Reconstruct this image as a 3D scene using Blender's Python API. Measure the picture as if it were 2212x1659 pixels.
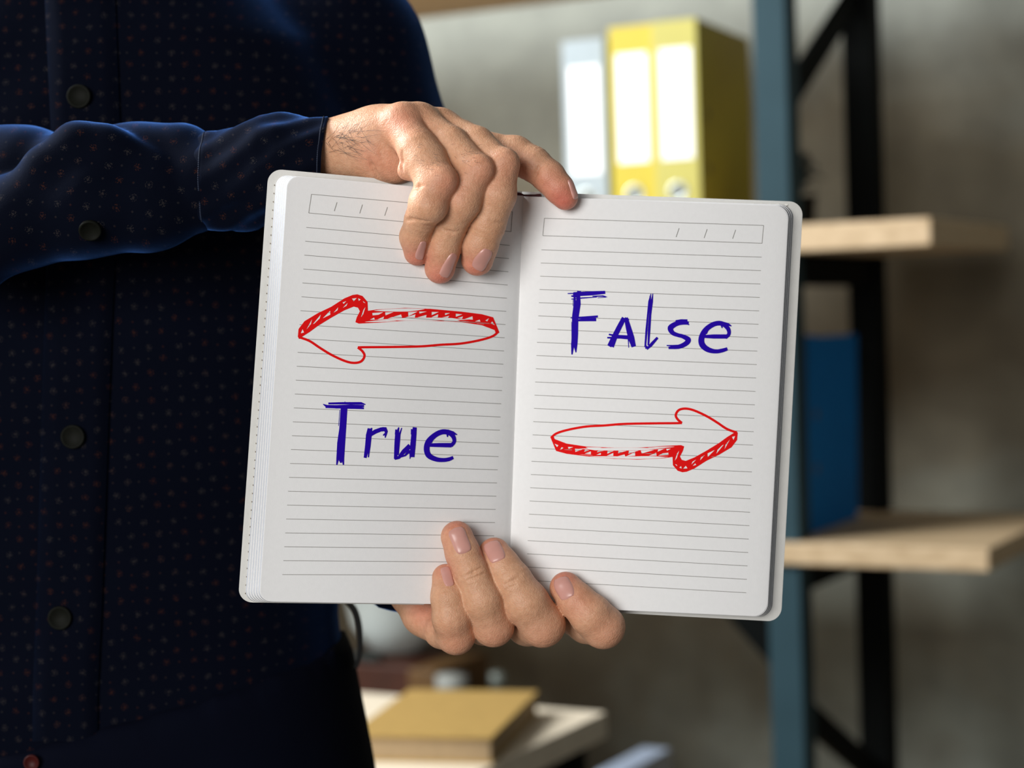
import bpy, bmesh, math, random
import numpy as np
from mathutils import Vector, Matrix
from mathutils.geometry import tessellate_polygon

for o in list(bpy.data.objects):
    bpy.data.objects.remove(o)
SC = bpy.context.scene
COL = SC.collection
random.seed(7)
rng = np.random.default_rng(11)

# ------------------------------------------------------------------ camera
FPX = 4000.0
PITCH = math.atan(141.0 / FPX)
ROLL = 0.032
CAM = np.array([0.0, 0.0, 1.30])
Fv = np.array([0, math.cos(PITCH), -math.sin(PITCH)])
R0 = np.array([1.0, 0, 0])
U0 = np.array([0, math.sin(PITCH), math.cos(PITCH)])
Rv = R0 * math.cos(ROLL) - U0 * math.sin(ROLL)
Uv = U0 * math.cos(ROLL) + R0 * math.sin(ROLL)
cam_d = bpy.data.cameras.new('camera')
cam_d.sensor_width = 36.0
cam_d.lens = 36.0 * FPX / 2212.0
cam_d.clip_start = 0.05
cam_d.dof.use_dof = True
cam_d.dof.focus_distance = 0.925
cam_d.dof.aperture_fstop = 6.2
cam = bpy.data.objects.new('camera', cam_d)
COL.objects.link(cam)
cam.matrix_world = Matrix(((Rv[0], Uv[0], -Fv[0], CAM[0]), (Rv[1], Uv[1], -Fv[1], CAM[1]),
                           (Rv[2], Uv[2], -Fv[2], CAM[2]), (0, 0, 0, 1)))
SC.camera = cam

# ------------------------------------------------------------------ light
SC.view_settings.view_transform = 'Standard'
SC.view_settings.look = 'None'
SC.view_settings.gamma = 1.0
SC.view_settings.exposure = 0.0
w = bpy.data.worlds.new('world')
SC.world = w
w.use_nodes = True
w.node_tree.nodes['Background'].inputs[0].default_value = (0.86, 0.93, 1.0, 1)
w.node_tree.nodes['Background'].inputs[1].default_value = 0.09


def area(name, loc, target, sx, sy, power, color):
    l = bpy.data.lights.new(name, 'AREA')
    l.shape = 'RECTANGLE'
    l.size, l.size_y, l.energy, l.color = sx, sy, power, color
    o = bpy.data.objects.new(name, l)
    COL.objects.link(o)
    o.location = loc
    o.rotation_euler = (Vector(target) - Vector(loc)).to_track_quat('-Z', 'Y').to_euler()
    return o


area('window_and_fill_light', (-2.40, 1.90, 2.90), (-0.30, 2.5, 1.15), 1.5, 1.7, 230, (0.95, 0.98, 1.0))
area('window_and_fill_light', (-1.5, -2.2, 1.9), (0.1, 1.0, 1.2), 1.8, 1.6, 112, (1.0, 0.985, 0.965))  # soft fill added behind the camera to brighten the pages, not a window


# ------------------------------------------------------------------ helpers
def P(px, py, d):
    """world point that stands at depth d (m) on the line of sight of pixel (px, py)"""
    px = np.asarray(px, float); py = np.asarray(py, float); d = np.asarray(d, float)
    v = (Fv + ((px - 1106.0) / FPX)[..., None] * Rv + ((829.5 - py) / FPX)[..., None] * Uv)
    return CAM + d[..., None] * v


def mesh(name, verts, faces, mat, parent=None, smooth=False, attrs=None):
    me = bpy.data.meshes.new(name)
    verts = np.asarray(verts, float)
    me.from_pydata([tuple(v) for v in verts] if len(verts) < 200 else verts.tolist(), [],
                   faces if isinstance(faces, list) else faces.tolist())
    me.materials.append(mat)
    if smooth:
        me.polygons.foreach_set('use_smooth', [True] * len(me.polygons))
    if attrs:
        for k, a in attrs.items():
            at = me.attributes.new(k, 'FLOAT', 'POINT')
            at.data.foreach_set('value', np.asarray(a, np.float32))
    me.update()
    o = bpy.data.objects.new(name, me)
    COL.objects.link(o)
    if parent is not None:
        put(o, parent)
    return o


def put(o, parent):
    o.parent = parent
    pm = parent['_org'] if '_org' in parent else (0, 0, 0)
    o.matrix_parent_inverse = Matrix.Translation(-Vector(pm))


def tag(o, label, cat, group=None):
    o['label'] = label
    o['category'] = cat
    if group:
        o['group'] = group
    return o


def thing(name, loc, label, cat, group=None):
    o = bpy.data.objects.new(name, None)
    COL.objects.link(o)
    o.empty_display_size = 0.05
    o.location = tuple(loc)
    o['_org'] = tuple(float(a) for a in loc)
    return tag(o, label, cat, group)


def bevel(o, wdt, seg=2):
    m = o.modifiers.new('bevel', 'BEVEL')
    m.width = wdt
    m.segments = seg
    m.limit_method = 'ANGLE'
    return o


# ------------------------------------------------------------------ materials
def new_mat(name):
    m = bpy.data.materials.new(name)
    m.use_nodes = True
    nt = m.node_tree
    return m, nt, nt.nodes['Principled BSDF']


def plain(name, col, rough=0.5, spec=0.5, metal=0.0, var=0.08, scale=30.0, bump=0.0, bscale=200.0):
    m, nt, b = new_mat(name)
    N, L = nt.nodes, nt.links
    tc = N.new('ShaderNodeTexCoord')
    nz = N.new('ShaderNodeTexNoise')
    nz.inputs['Scale'].default_value = scale
    nz.inputs['Detail'].default_value = 4
    L.new(tc.outputs['Object'], nz.inputs['Vector'])
    cr = N.new('ShaderNodeValToRGB')
    c = np.array(col)
    cr.color_ramp.elements[0].color = (*np.clip(c * (1 - var), 0, 1), 1)
    cr.color_ramp.elements[1].color = (*np.clip(c * (1 + var), 0, 1), 1)
    cr.color_ramp.elements[0].position = 0.3
    cr.color_ramp.elements[1].position = 0.7
    L.new(nz.outputs['Fac'], cr.inputs['Fac'])
    L.new(cr.outputs['Color'], b.inputs['Base Color'])
    b.inputs['Roughness'].default_value = rough
    b.inputs['Specular IOR Level'].default_value = spec
    b.inputs['Metallic'].default_value = metal
    if bump:
        n2 = N.new('ShaderNodeTexNoise')
        n2.inputs['Scale'].default_value = bscale
        n2.inputs['Detail'].default_value = 3
        L.new(tc.outputs['Object'], n2.inputs['Vector'])
        bp = N.new('ShaderNodeBump')
        bp.inputs['Strength'].default_value = bump
        bp.inputs['Distance'].default_value = 0.001
        L.new(n2.outputs['Fac'], bp.inputs['Height'])
        L.new(bp.outputs['Normal'], b.inputs['Normal'])
    return m


def skin_mat():
    m, nt, b = new_mat('skin')
    N, L = nt.nodes, nt.links
    tc = N.new('ShaderNodeTexCoord')

    def noise(s, d=4):
        n = N.new('ShaderNodeTexNoise')
        n.inputs['Scale'].default_value = s
        n.inputs['Detail'].default_value = d
        L.new(tc.outputs['Object'], n.inputs['Vector'])
        return n
    n1 = noise(90)
    cr = N.new('ShaderNodeValToRGB')
    cr.color_ramp.elements[0].position = 0.32
    cr.color_ramp.elements[1].position = 0.7
    cr.color_ramp.elements[0].color = (0.645, 0.345, 0.200, 1)
    cr.color_ramp.elements[1].color = (0.69, 0.395, 0.245, 1)
    L.new(n1.outputs['Fac'], cr.inputs['Fac'])
    at = N.new('ShaderNodeAttribute')
    at.attribute_name = 'flush'
    mx = N.new('ShaderNodeMix')
    mx.data_type = 'RGBA'
    L.new(at.outputs['Fac'], mx.inputs['Factor'])
    L.new(cr.outputs['Color'], mx.inputs[6])
    mx.inputs[7].default_value = (0.66, 0.19, 0.135, 1)
    # fine freckled mottling
    n3 = noise(420, 2)
    cr3 = N.new('ShaderNodeValToRGB')
    cr3.color_ramp.elements[0].position = 0.35
    cr3.color_ramp.elements[1].position = 0.65
    cr3.color_ramp.elements[0].color = (0.91, 0.88, 0.86, 1)
    cr3.color_ramp.elements[1].color = (1, 1, 1, 1)
    L.new(n3.outputs['Fac'], cr3.inputs['Fac'])
    mu = N.new('ShaderNodeMix')
    mu.data_type = 'RGBA'
    mu.blend_type = 'MULTIPLY'
    mu.inputs['Factor'].default_value = 1.0
    L.new(mx.outputs[2], mu.inputs[6])
    L.new(cr3.outputs['Color'], mu.inputs[7])
    L.new(mu.outputs[2], b.inputs['Base Color'])
    b.inputs['Roughness'].default_value = 0.47
    b.inputs['Specular IOR Level'].default_value = 0.32
    b.inputs['Subsurface Weight'].default_value = 0.22
    b.inputs['Subsurface Radius'].default_value = (1.0, 0.35, 0.2)
    b.inputs['Subsurface Scale'].default_value = 0.003
    v = N.new('ShaderNodeTexVoronoi')
    v.inputs['Scale'].default_value = 1300
    L.new(tc.outputs['Object'], v.inputs['Vector'])
    n4 = noise(260, 5)
    ad = N.new('ShaderNodeMath')
    ad.operation = 'MULTIPLY_ADD'
    L.new(v.outputs['Distance'], ad.inputs[0])
    ad.inputs[1].default_value = 0.35
    L.new(n4.outputs['Fac'], ad.inputs[2])
    bp = N.new('ShaderNodeBump')
    bp.inputs['Strength'].default_value = 0.55
    bp.inputs['Distance'].default_value = 0.0007
    L.new(ad.outputs[0], bp.inputs['Height'])
    L.new(bp.outputs['Normal'], b.inputs['Normal'])
    return m


def shirt_mat(name, rot=0.0, base=(0.0014, 0.0023, 0.0068), sheen=0.8, cell=0.0108):
    m, nt, b = new_mat(name)
    N, L = nt.nodes, nt.links
    tc = N.new('ShaderNodeTexCoord')
    sp = N.new('ShaderNodeSeparateXYZ')
    L.new(tc.outputs['Object'], sp.inputs[0])
    cb = N.new('ShaderNodeCombineXYZ')
    L.new(sp.outputs['X'], cb.inputs[0])
    L.new(sp.outputs['Z'], cb.inputs[1])

    def mapped(dx, dy, sc):
        mp = N.new('ShaderNodeMapping')
        mp.inputs['Location'].default_value = (dx, dy, 0)
        mp.inputs['Rotation'].default_value = (0, 0, math.radians(45 + rot))
        mp.inputs['Scale'].default_value = (sc, sc, 1)
        L.new(cb.outputs[0], mp.inputs['Vector'])
        return mp

    def vor(dx, dy, rnd):
        mp = mapped(dx, dy, 1 / cell)
        v = N.new('ShaderNodeTexVoronoi')
        v.voronoi_dimensions = '2D'
        v.inputs['Scale'].default_value = 1.0
        v.inputs['Randomness'].default_value = rnd
        L.new(mp.outputs[0], v.inputs['Vector'])
        return v

    def math2(op, a, bb):
        n = N.new('ShaderNodeMath')
        n.operation = op
        for i, x in enumerate((a, bb)):
            if isinstance(x, (int, float)):
                n.inputs[i].default_value = x
            else:
                L.new(x, n.inputs[i])
        return n.outputs[0]
    v1 = vor(0, 0, 0.22)
    v2 = vor(0.5, 0.5, 0.15)
    nz = N.new('ShaderNodeTexNoise')
    nz.inputs['Scale'].default_value = 1500
    nz.inputs['Detail'].default_value = 2
    L.new(cb.outputs[0], nz.inputs['Vector'])
    ring = math2('LESS_THAN', v1.outputs['Distance'], 0.19)
    core = math2('LESS_THAN', v1.outputs['Distance'], 0.055)
    speck = math2('GREATER_THAN', nz.outputs['Fac'], 0.57)
    m1 = math2('MAXIMUM', math2('MULTIPLY', ring, speck), math2('MULTIPLY', core, 0.75))
    m2 = math2('MULTIPLY', math2('LESS_THAN', v2.outputs['Distance'], 0.055), 0.5)
    mk = math2('MAXIMUM', m1, m2)
    sc = N.new('ShaderNodeSeparateColor')
    L.new(v1.outputs['Color'], sc.inputs[0])
    cr = N.new('ShaderNodeValToRGB')
    e = cr.color_ramp.elements
    e[0].position = 0.35
    e[0].color = (0.030, 0.0105, 0.008, 1)
    e[1].position = 0.6
    e[1].color = (0.023, 0.0205, 0.022, 1)
    L.new(sc.outputs[0], cr.inputs['Fac'])
    mx = N.new('ShaderNodeMix')
    mx.data_type = 'RGBA'
    L.new(mk, mx.inputs['Factor'])
    mx.inputs[6].default_value = (*base, 1)
    L.new(cr.outputs['Color'], mx.inputs[7])
    L.new(mx.outputs[2], b.inputs['Base Color'])
    b.inputs['Roughness'].default_value = 0.9
    b.inputs['Specular IOR Level'].default_value = 0.05
    b.inputs['Sheen Weight'].default_value = sheen
    b.inputs['Sheen Roughness'].default_value = 0.30
    b.inputs['Sheen Tint'].default_value = (0.09, 0.26, 0.80, 1)
    # weave
    nw = N.new('ShaderNodeTexNoise')
    nw.inputs['Scale'].default_value = 2200
    L.new(tc.outputs['Object'], nw.inputs['Vector'])
    bp = N.new('ShaderNodeBump')
    bp.inputs['Strength'].default_value = 0.35
    bp.inputs['Distance'].default_value = 0.0004
    L.new(nw.outputs['Fac'], bp.inputs['Height'])
    L.new(bp.outputs['Normal'], b.inputs['Normal'])
    return m


def wood_mat(name, c0, c1, ang):
    m, nt, b = new_mat(name)
    N, L = nt.nodes, nt.links
    tc = N.new('ShaderNodeTexCoord')
    mp = N.new('ShaderNodeMapping')
    mp.inputs['Rotation'].default_value = (0, 0, ang)
    mp.inputs['Scale'].default_value = (1.2, 14, 14)
    L.new(tc.outputs['Object'], mp.inputs['Vector'])
    nz = N.new('ShaderNodeTexNoise')
    nz.inputs['Scale'].default_value = 5
    nz.inputs['Detail'].default_value = 6
    L.new(mp.outputs[0], nz.inputs['Vector'])
    cr = N.new('ShaderNodeValToRGB')
    cr.color_ramp.elements[0].position = 0.3
    cr.color_ramp.elements[1].position = 0.72
    cr.color_ramp.elements[0].color = (*c0, 1)
    cr.color_ramp.elements[1].color = (*c1, 1)
    L.new(nz.outputs['Fac'], cr.inputs['Fac'])
    L.new(cr.outputs['Color'], b.inputs['Base Color'])
    b.inputs['Roughness'].default_value = 0.55
    return m


CONC = (1.3, 9.4, 2.7)


def concrete_mat():
    m, nt, b = new_mat('concrete')
    N, L = nt.nodes, nt.links
    tc = N.new('ShaderNodeTexCoord')
    mpc = N.new('ShaderNodeMapping')
    mpc.inputs['Location'].default_value = CONC
    L.new(tc.outputs['Object'], mpc.inputs['Vector'])

    def nz(s, d, dist=0.0):
        n = N.new('ShaderNodeTexNoise')
        n.inputs['Scale'].default_value = s
        n.inputs['Detail'].default_value = d
        n.inputs['Distortion'].default_value = dist
        L.new(mpc.outputs[0], n.inputs['Vector'])
        return n
    a = nz(1.9, 8, 0.4)
    c1 = N.new('ShaderNodeValToRGB')
    e = c1.color_ramp.elements
    e[0].position, e[0].color = 0.33, (0.125, 0.102, 0.066, 1)
    e[1].position, e[1].color = 0.68, (0.30, 0.315, 0.265, 1)
    el = e.new(0.52)
    el.color = (0.185, 0.165, 0.118, 1)
    L.new(a.outputs['Fac'], c1.inputs['Fac'])
    # the wall turns paler towards the top, along a ragged edge
    sx = N.new('ShaderNodeSeparateXYZ')
    L.new(tc.outputs['Object'], sx.inputs[0])
    jn = nz(2.6, 6, 0.3)
    ma = N.new('ShaderNodeMath')
    ma.operation = 'MULTIPLY_ADD'
    L.new(jn.outputs['Fac'], ma.inputs[0])
    ma.inputs[1].default_value = 0.45
    L.new(sx.outputs['Z'], ma.inputs[2])
    mr = N.new('ShaderNodeMapRange')
    mr.inputs['From Min'].default_value = 1.87
    mr.inputs['From Max'].default_value = 2.05
    L.new(ma.outputs[0], mr.inputs['Value'])
    mxp = N.new('ShaderNodeMix')
    mxp.data_type = 'RGBA'
    L.new(mr.outputs[0], mxp.inputs['Factor'])
    L.new(c1.outputs['Color'], mxp.inputs[6])
    mxp.inputs[7].default_value = (0.325, 0.335, 0.29, 1)
    f = nz(14, 10)
    c2 = N.new('ShaderNodeValToRGB')
    c2.color_ramp.elements[0].position, c2.color_ramp.elements[0].color = 0.3, (0.86, 0.86, 0.86, 1)
    c2.color_ramp.elements[1].position, c2.color_ramp.elements[1].color = 0.7, (1.06, 1.06, 1.05, 1)
    L.new(f.outputs['Fac'], c2.inputs['Fac'])
    mu = N.new('ShaderNodeMix')
    mu.data_type = 'RGBA'
    mu.blend_type = 'MULTIPLY'
    mu.inputs['Factor'].default_value = 1
    L.new(mxp.outputs[2], mu.inputs[6])
    L.new(c2.outputs['Color'], mu.inputs[7])
    L.new(mu.outputs[2], b.inputs['Base Color'])
    b.inputs['Roughness'].default_value = 0.85
    bp = N.new('ShaderNodeBump')
    bp.inputs['Strength'].default_value = 0.3
    bp.inputs['Distance'].default_value = 0.01
    L.new(f.outputs['Fac'], bp.inputs['Height'])
    L.new(bp.outputs['Normal'], b.inputs['Normal'])
    return m


TH = math.radians(28.5)
M = dict(
    skin=skin_mat(),
    nail=plain('nail', (0.60, 0.30, 0.25), 0.30, 0.5, var=0.05, scale=120),
    hair=plain('hair', (0.03, 0.02, 0.015), 0.5),
    shirt=shirt_mat('shirt_fabric', 0),
    sleeve=shirt_mat('sleeve_fabric', 8),
    cuff=shirt_mat('cuff_fabric', -12),
    thread=plain('thread', (0.02, 0.03, 0.06), 0.8),
    trousers=plain('trouser_cloth', (0.0018, 0.0026, 0.0075), 0.9, 0.05, bump=0.2, bscale=1500),
    black=plain('black_strap', (0.002, 0.002, 0.002), 0.6, 0.15),
    button=plain('button_horn', (0.0055, 0.006, 0.0042), 0.6, 0.08, var=0.2, scale=300),
    redbutton=plain('red_copper', (0.045, 0.003, 0.002), 0.5, 0.2),
    page=plain('page_paper', (0.835, 0.83, 0.825), 0.75, 0.2, var=0.012, scale=400, bump=0.06, bscale=1500),
    edge=plain('page_edge', (0.50, 0.515, 0.545), 0.8, 0.1, var=0.03, scale=300),
    cover=plain('cover_board', (0.70, 0.69, 0.655), 0.6, 0.25, var=0.02, scale=200, bump=0.1, bscale=900),
    stitch=plain('stitch_hole', (0.16, 0.12, 0.085), 0.8),
    stitchw=plain('stitch_thread', (0.80, 0.79, 0.74), 0.7),
    rule=plain('rule_ink', (0.30, 0.29, 0.27), 0.8, 0.1),
    red=plain('red_marker', (0.78, 0.008, 0.008), 0.7, 0.05, var=0.03),
    blue=plain('blue_marker', (0.018, 0.002, 0.36), 0.7, 0.05, var=0.05),
    maroon=plain('maroon_thread', (0.085, 0.012, 0.015), 0.7),
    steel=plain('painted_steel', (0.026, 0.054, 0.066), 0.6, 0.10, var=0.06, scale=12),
    steeld=plain('dark_and_shaded_steel', (0.0025, 0.0032, 0.0030), 0.7, 0.06, var=0.1, scale=12),  # near-black puts shade into the shelf's rear posts, rails, braces; desk frame is black
    pine=wood_mat('pine_board', (0.44, 0.305, 0.165), (0.60, 0.44, 0.265), TH),
    birch=wood_mat('desk_top', (0.62, 0.53, 0.40), (0.74, 0.65, 0.50), TH),
    concrete=concrete_mat(),
    floor=plain('floor_screed', (0.10, 0.09, 0.078), 0.7, var=0.12, scale=5),
    yellow=plain('yellow_card', (0.52, 0.41, 0.036), 0.5, 0.3, var=0.03),
    paleyellow=plain('pale_yellow_card', (0.46, 0.41, 0.10), 0.5, 0.3, var=0.03),
    grey=plain('grey_card', (0.34, 0.39, 0.41), 0.5, 0.3, var=0.04),
    bluecard=plain('blue_card', (0.004, 0.17, 0.52), 0.6, 0.08, var=0.05),
    white=plain('white_label', (0.93, 0.93, 0.92), 0.7, 0.1, var=0.01),
    hole=plain('ring_hole', (0.004, 0.012, 0.012), 0.6),
    ring=plain('ring_metal', (0.62, 0.66, 0.62), 0.32, 0.5, metal=0.75),
    rivet=plain('rivet_dark', (0.10, 0.075, 0.03), 0.4, 0.5),
    ochre=plain('ochre_cover', (0.37, 0.235, 0.072), 0.65, 0.2, var=0.06, scale=60),
    block=plain('book_block', (0.36, 0.255, 0.145), 0.8, 0.1, var=0.06, scale=90),
    ceramic=plain('white_ceramic', (0.52, 0.56, 0.53), 0.45, 0.4, var=0.03),
    jar=plain('jar_glaze', (0.24, 0.245, 0.22), 0.5, 0.3),
    leaf=plain('dark_leaf', (0.006, 0.011, 0.009), 0.7, 0.3, var=0.3, scale=40),
    brown=plain('brown_box', (0.042, 0.012, 0.005), 0.6, 0.3, var=0.25, scale=18),
    tan=plain('tan_box', (0.10, 0.05, 0.015), 0.6, 0.3, var=0.2, scale=18),
    palebox=plain('pale_blue_box', (0.34, 0.40, 0.50), 0.6, 0.3),
    glass=plain('grey_bottle', (0.12, 0.135, 0.115), 0.4, 0.5),
    shoe=plain('shoe_leather', (0.012, 0.010, 0.009), 0.4, 0.5),
)


# ------------------------------------------------------------------ implicit surfaces
def surface_nets(D, origin, h):
    s = D < 0
    c = sum(s[a:a + s.shape[0] - 1, b:b + s.shape[1] - 1, e:e + s.shape[2] - 1].astype(np.int8)
            for a in (0, 1) for b in (0, 1) for e in (0, 1))
    mixed = (c > 0) & (c < 8)
    ijk = np.argwhere(mixed)
    idx = np.full(mixed.shape, -1, np.int64)
    idx[mixed] = np.arange(len(ijk))
    pos = np.zeros((len(ijk), 3))
    n = np.zeros(len(ijk))
    cs = [(a, b, e) for a in (0, 1) for b in (0, 1) for e in (0, 1)]
    for c0 in cs:
        for ax in range(3):
            if c0[ax] == 0:
                c1 = list(c0)
                c1[ax] = 1
                d0 = D[ijk[:, 0] + c0[0], ijk[:, 1] + c0[1], ijk[:, 2] + c0[2]]
                d1 = D[ijk[:, 0] + c1[0], ijk[:, 1] + c1[1], ijk[:, 2] + c1[2]]
                mk = (d0 < 0) != (d1 < 0)
                t = np.where(mk, d0 / np.where(mk, d0 - d1, 1), 0)
                q = np.tile(np.array(c0, float), (len(ijk), 1))
                q[:, ax] += t
                pos += q * mk[:, None]
                n += mk
    verts = np.asarray(origin) + h * (ijk + pos / n[:, None])
    faces = []
    for ax in range(3):
        sl0 = [slice(1, -1)] * 3
        sl1 = [slice(1, -1)] * 3
        sl0[ax] = slice(0, -1)
        sl1[ax] = slice(1, None)
        a, b = s[tuple(sl0)], s[tuple(sl1)]
        off = np.array([1, 1, 1])
        off[ax] = 0
        o1, o2 = (ax + 1) % 3, (ax + 2) % 3
        for sgn in (0, 1):
            e = np.argwhere((a & ~b) if sgn == 0 else (~a & b)) + off
            if len(e) == 0:
                continue
            q = []
            for (x, y) in ((-1, -1), (0, -1), (0, 0), (-1, 0)):
                p = e.copy()
                p[:, o1] += x
                p[:, o2] += y
                q.append(idx[p[:, 0], p[:, 1], p[:, 2]])
            q = np.stack(q, 1)
            if sgn:
                q = q[:, ::-1]
            faces.append(q)
    f = np.concatenate(faces)
    f = f[(f >= 0).all(1)]
    return verts, f


def relax(v, f, it, lam=0.5):
    v = v.copy()
    e = np.concatenate([f[:, [0, 1]], f[:, [1, 2]], f[:, [2, 3]], f[:, [3, 0]]])
    e = np.concatenate([e, e[:, ::-1]])
    n = np.bincount(e[:, 0], minlength=len(v)).astype(float)
    for _ in range(it):
        a = np.stack([np.bincount(e[:, 0], weights=v[e[:, 1], k], minlength=len(v)) for k in range(3)], 1)
        v += lam * (a / np.maximum(n, 1)[:, None] - v)
    return v


def grid(lo, hi, h):
    ax = [np.arange(lo[k], hi[k] + h, h, dtype=np.float32) for k in range(3)]
    X, Y, Z = np.meshgrid(*ax, indexing='ij')
    return np.stack([X, Y, Z], -1)


def cone(p, a, b, ra, rb):
    a = np.asarray(a, np.float32)
    b = np.asarray(b, np.float32)
    ba = b - a
    t = np.clip(((p - a) @ ba) / max(float(ba @ ba), 1e-12), 0, 1)
    q = p - a - t[..., None] * ba
    return np.sqrt((q * q).sum(-1)) - (ra + (rb - ra) * t)


def smin(a, b, k):
    hh = np.clip(0.5 + 0.5 * (b - a) / k, 0, 1)
    return b + (a - b) * hh - k * hh * (1 - hh)


def chain_pts(lst, d0):
    out = []
    for (x, y, off, r) in lst:
        d = d0 + off / 1000.0
        out.append((P(x, y, d), r * d / FPX))
    return out


def sd_chain(p, ch, k):
    d = None
    for (a, ra), (b, rb) in zip(ch[:-1], ch[1:]):
        s = cone(p, a, b, ra, rb)
        d = s if d is None else smin(d, s, k)
    return d


D0 = 0.946


class Hand:
    def __init__(self, palm, fingers, kpalm, kfing, joints, creases=(), flush=(), bumps=()):
        self.palm = [chain_pts(c, D0) for c in palm]
        self.fing = [chain_pts(c, D0) for c in fingers]
        self.kp, self.kf = kpalm, kfing
        self.bumps = [(i, P(x, y, D0 + o / 1000), r * (D0 + o / 1000) / FPX) for (i, x, y, o, r) in bumps]
        self.joints = joints            # per finger: list of (chain index, amplitude mm)
        self.creases = []
        segs = []
        for (pts, r) in creases:
            q = [self.ray(x, y) for (x, y) in pts]
            dm = min((a - CAM) @ Fv for a in q)
            q = [a for a in q if (a - CAM) @ Fv < dm + 0.010]
            n_ = len(q) - 1
            for i in range(n_):
                w0 = math.sin(math.pi * (0.18 + 0.72 * i / n_))
                w1 = math.sin(math.pi * (0.18 + 0.72 * (i + 1) / n_))
                segs.append((q[i], q[i + 1], r * w0 / 1000.0, r * w1 / 1000.0))
        self.creases = segs
        self.flush = [(P(x, y, D0 + o / 1000), r / 1000.0, wt) for (x, y, o, r, wt) in flush]

    only = None                         # index of one finger, to fit its nail

    def __call__(self, p):
        p = p.astype(np.float32)
        if self.only is not None:
            return sd_chain(p, self.fing[self.only], 0.0022)
        palm = None
        for c in self.palm:
            s = sd_chain(p, c, 0.004)
            palm = s if palm is None else smin(palm, s, self.kp)
        out = palm
        for fi, c in enumerate(self.fing):
            s = sd_chain(p, c, 0.0022)
            for (bi, bc, rr) in self.bumps:
                if bi == fi:
                    s = smin(s, np.sqrt(((p - bc.astype(np.float32)) ** 2).sum(-1)) - rr, 0.003)
            for (ji, amp) in self.joints[fi]:
                J = c[ji][0]
                t = c[min(ji + 1, len(c) - 1)][0] - c[ji - 1][0]
                t = (t / np.linalg.norm(t)).astype(np.float32)
                u = (p - J.astype(np.float32)) @ t
                s = s + amp * 0.001 * np.exp(-(u / 0.0042) ** 2) * np.cos(u * (2 * math.pi / 0.0027))
            s = smin(s, palm, self.kf)
            out = smin(out, s, 0.0007)
        if self.creases:
            mk = np.abs(out) < 0.004
            q, oo = p[mk], out[mk]
            for (a, b, ra, rb) in self.creases:
                oo = -smin(-oo, cone(q, a, b, ra, rb), 0.0011)
            out[mk] = oo
        return out

    def build(self, lo, hi, h):
        g = grid(lo, hi, h)
        D = np.empty(g.shape[:3], np.float32)
        for i in range(0, g.shape[0], 32):
            D[i:i + 32] = self(g[i:i + 32])
        for ax in range(3):
            for e in (0, -1):
                sl = [slice(None)] * 3
                sl[ax] = e
                D[tuple(sl)] = np.maximum(D[tuple(sl)], h)
        v, f = surface_nets(D, lo, h)
        v = relax(v, f, 1, 0.4)
        fl = np.zeros(len(v))
        for (c, r, wt) in self.flush:
            fl = np.maximum(fl, wt * np.exp(-((v - c) ** 2).sum(1) / (r * r)))
        return v, f, np.clip(fl, 0, 1)

    def normal(self, q):
        e = 2e-4
        g = np.stack([(self(q + np.eye(3)[k] * e) - self(q - np.eye(3)[k] * e)) for k in range(3)], -1)
        return g / np.maximum(np.linalg.norm(g, axis=-1, keepdims=True), 1e-9)

    def snap(self, q, it=5):
        for _ in range(it):
            q = q - self.normal(q) * self(q)[..., None]
        return q

    def ray(self, px, py, start=0.80):
        o = P(px, py, start)
        dr = o - CAM
        dr = dr / np.linalg.norm(dr)
        t = 0.0
        for _ in range(120):
            d = float(self((o + dr * t)[None])[0])
            if d < 5e-5:
                break
            t += max(d * 0.7, 5e-5)
        return o + dr * t


def make_nail(hand, cx, cy, ax, ay, halfl, halfw, parent, tilt=0.0):
    """nail plate: centre pixel, tip direction in pixels, half length / width in pixels"""
    c = hand.ray(cx, cy)
    n = hand.normal(c[None])[0]
    d = (c - CAM) @ Fv
    t = Rv * ax - Uv * ay
    t = t - n * (t @ n)
    t /= np.linalg.norm(t)
    s = np.cross(n, t)
    Ln, Wn = halfl * d / FPX, halfw * d / FPX
    NU, NV = 18, 14
    pts, rim = [], []
    for i in range(NU + 1):
        a = -1 + 2 * i / NU
        for j in range(NV + 1):
            b = -1 + 2 * j / NV
            # square -> superellipse
            wb = (1 - abs(a) ** 3.6) ** (1 / 3.6) if abs(a) < 1 else 0.0
            bb = b * max(wb, 0.0) * (0.93 + 0.07 * a)
            pts.append(c + t * a * Ln + s * bb * Wn)
            rim.append(max(abs(a), abs(b)))
    pts = np.array(pts)
    rim = np.array(rim)
    q = hand.snap(pts + n * 0.001)
    nn = hand.normal(q)
    # the plate is a little flatter than the finger and sits in a fold
    lift = 0.00055 * (1 - rim ** 4) - 0.00035 * (rim > 0.97) + 0.0002
    nn2 = 0.6 * nn + 0.4 * n
    nn2 /= np.linalg.norm(nn2, axis=1, keepdims=True)
    q = q + nn2 * lift[:, None]
    fc = []
    for i in range(NU):
        for j in range(NV):
            k = i * (NV + 1) + j
            fc.append((k, k + 1, k + NV + 2, k + NV + 1))
    o = mesh('fingernail', q, fc, M['nail'], parent, smooth=True)
    return o


# ------------------------------------------------------------------ room setting
Uax = np.array([math.cos(TH), -math.sin(TH), 0.0])
Vax = np.array([math.sin(TH), math.cos(TH), 0.0])
ORG = P(1695, 0, 2.90)
ORG[2] = 0.0


def S(u, v, z):
    return ORG + Uax * u + Vax * v + np.array([0, 0, z])


def hit_v(px, py, v):
    """shelf coordinates (u, z) where the line of sight meets the vertical plane v"""
    d = P(px, py, 1.0) - CAM
    t = (v - (CAM - ORG) @ Vax) / (d @ Vax)
    q = CAM + d * t
    return (q - ORG) @ Uax, q[2]


def hit_z(px, py, z):
    d = P(px, py, 1.0) - CAM
    t = (z - CAM[2]) / d[2]
    return CAM + d * t


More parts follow.
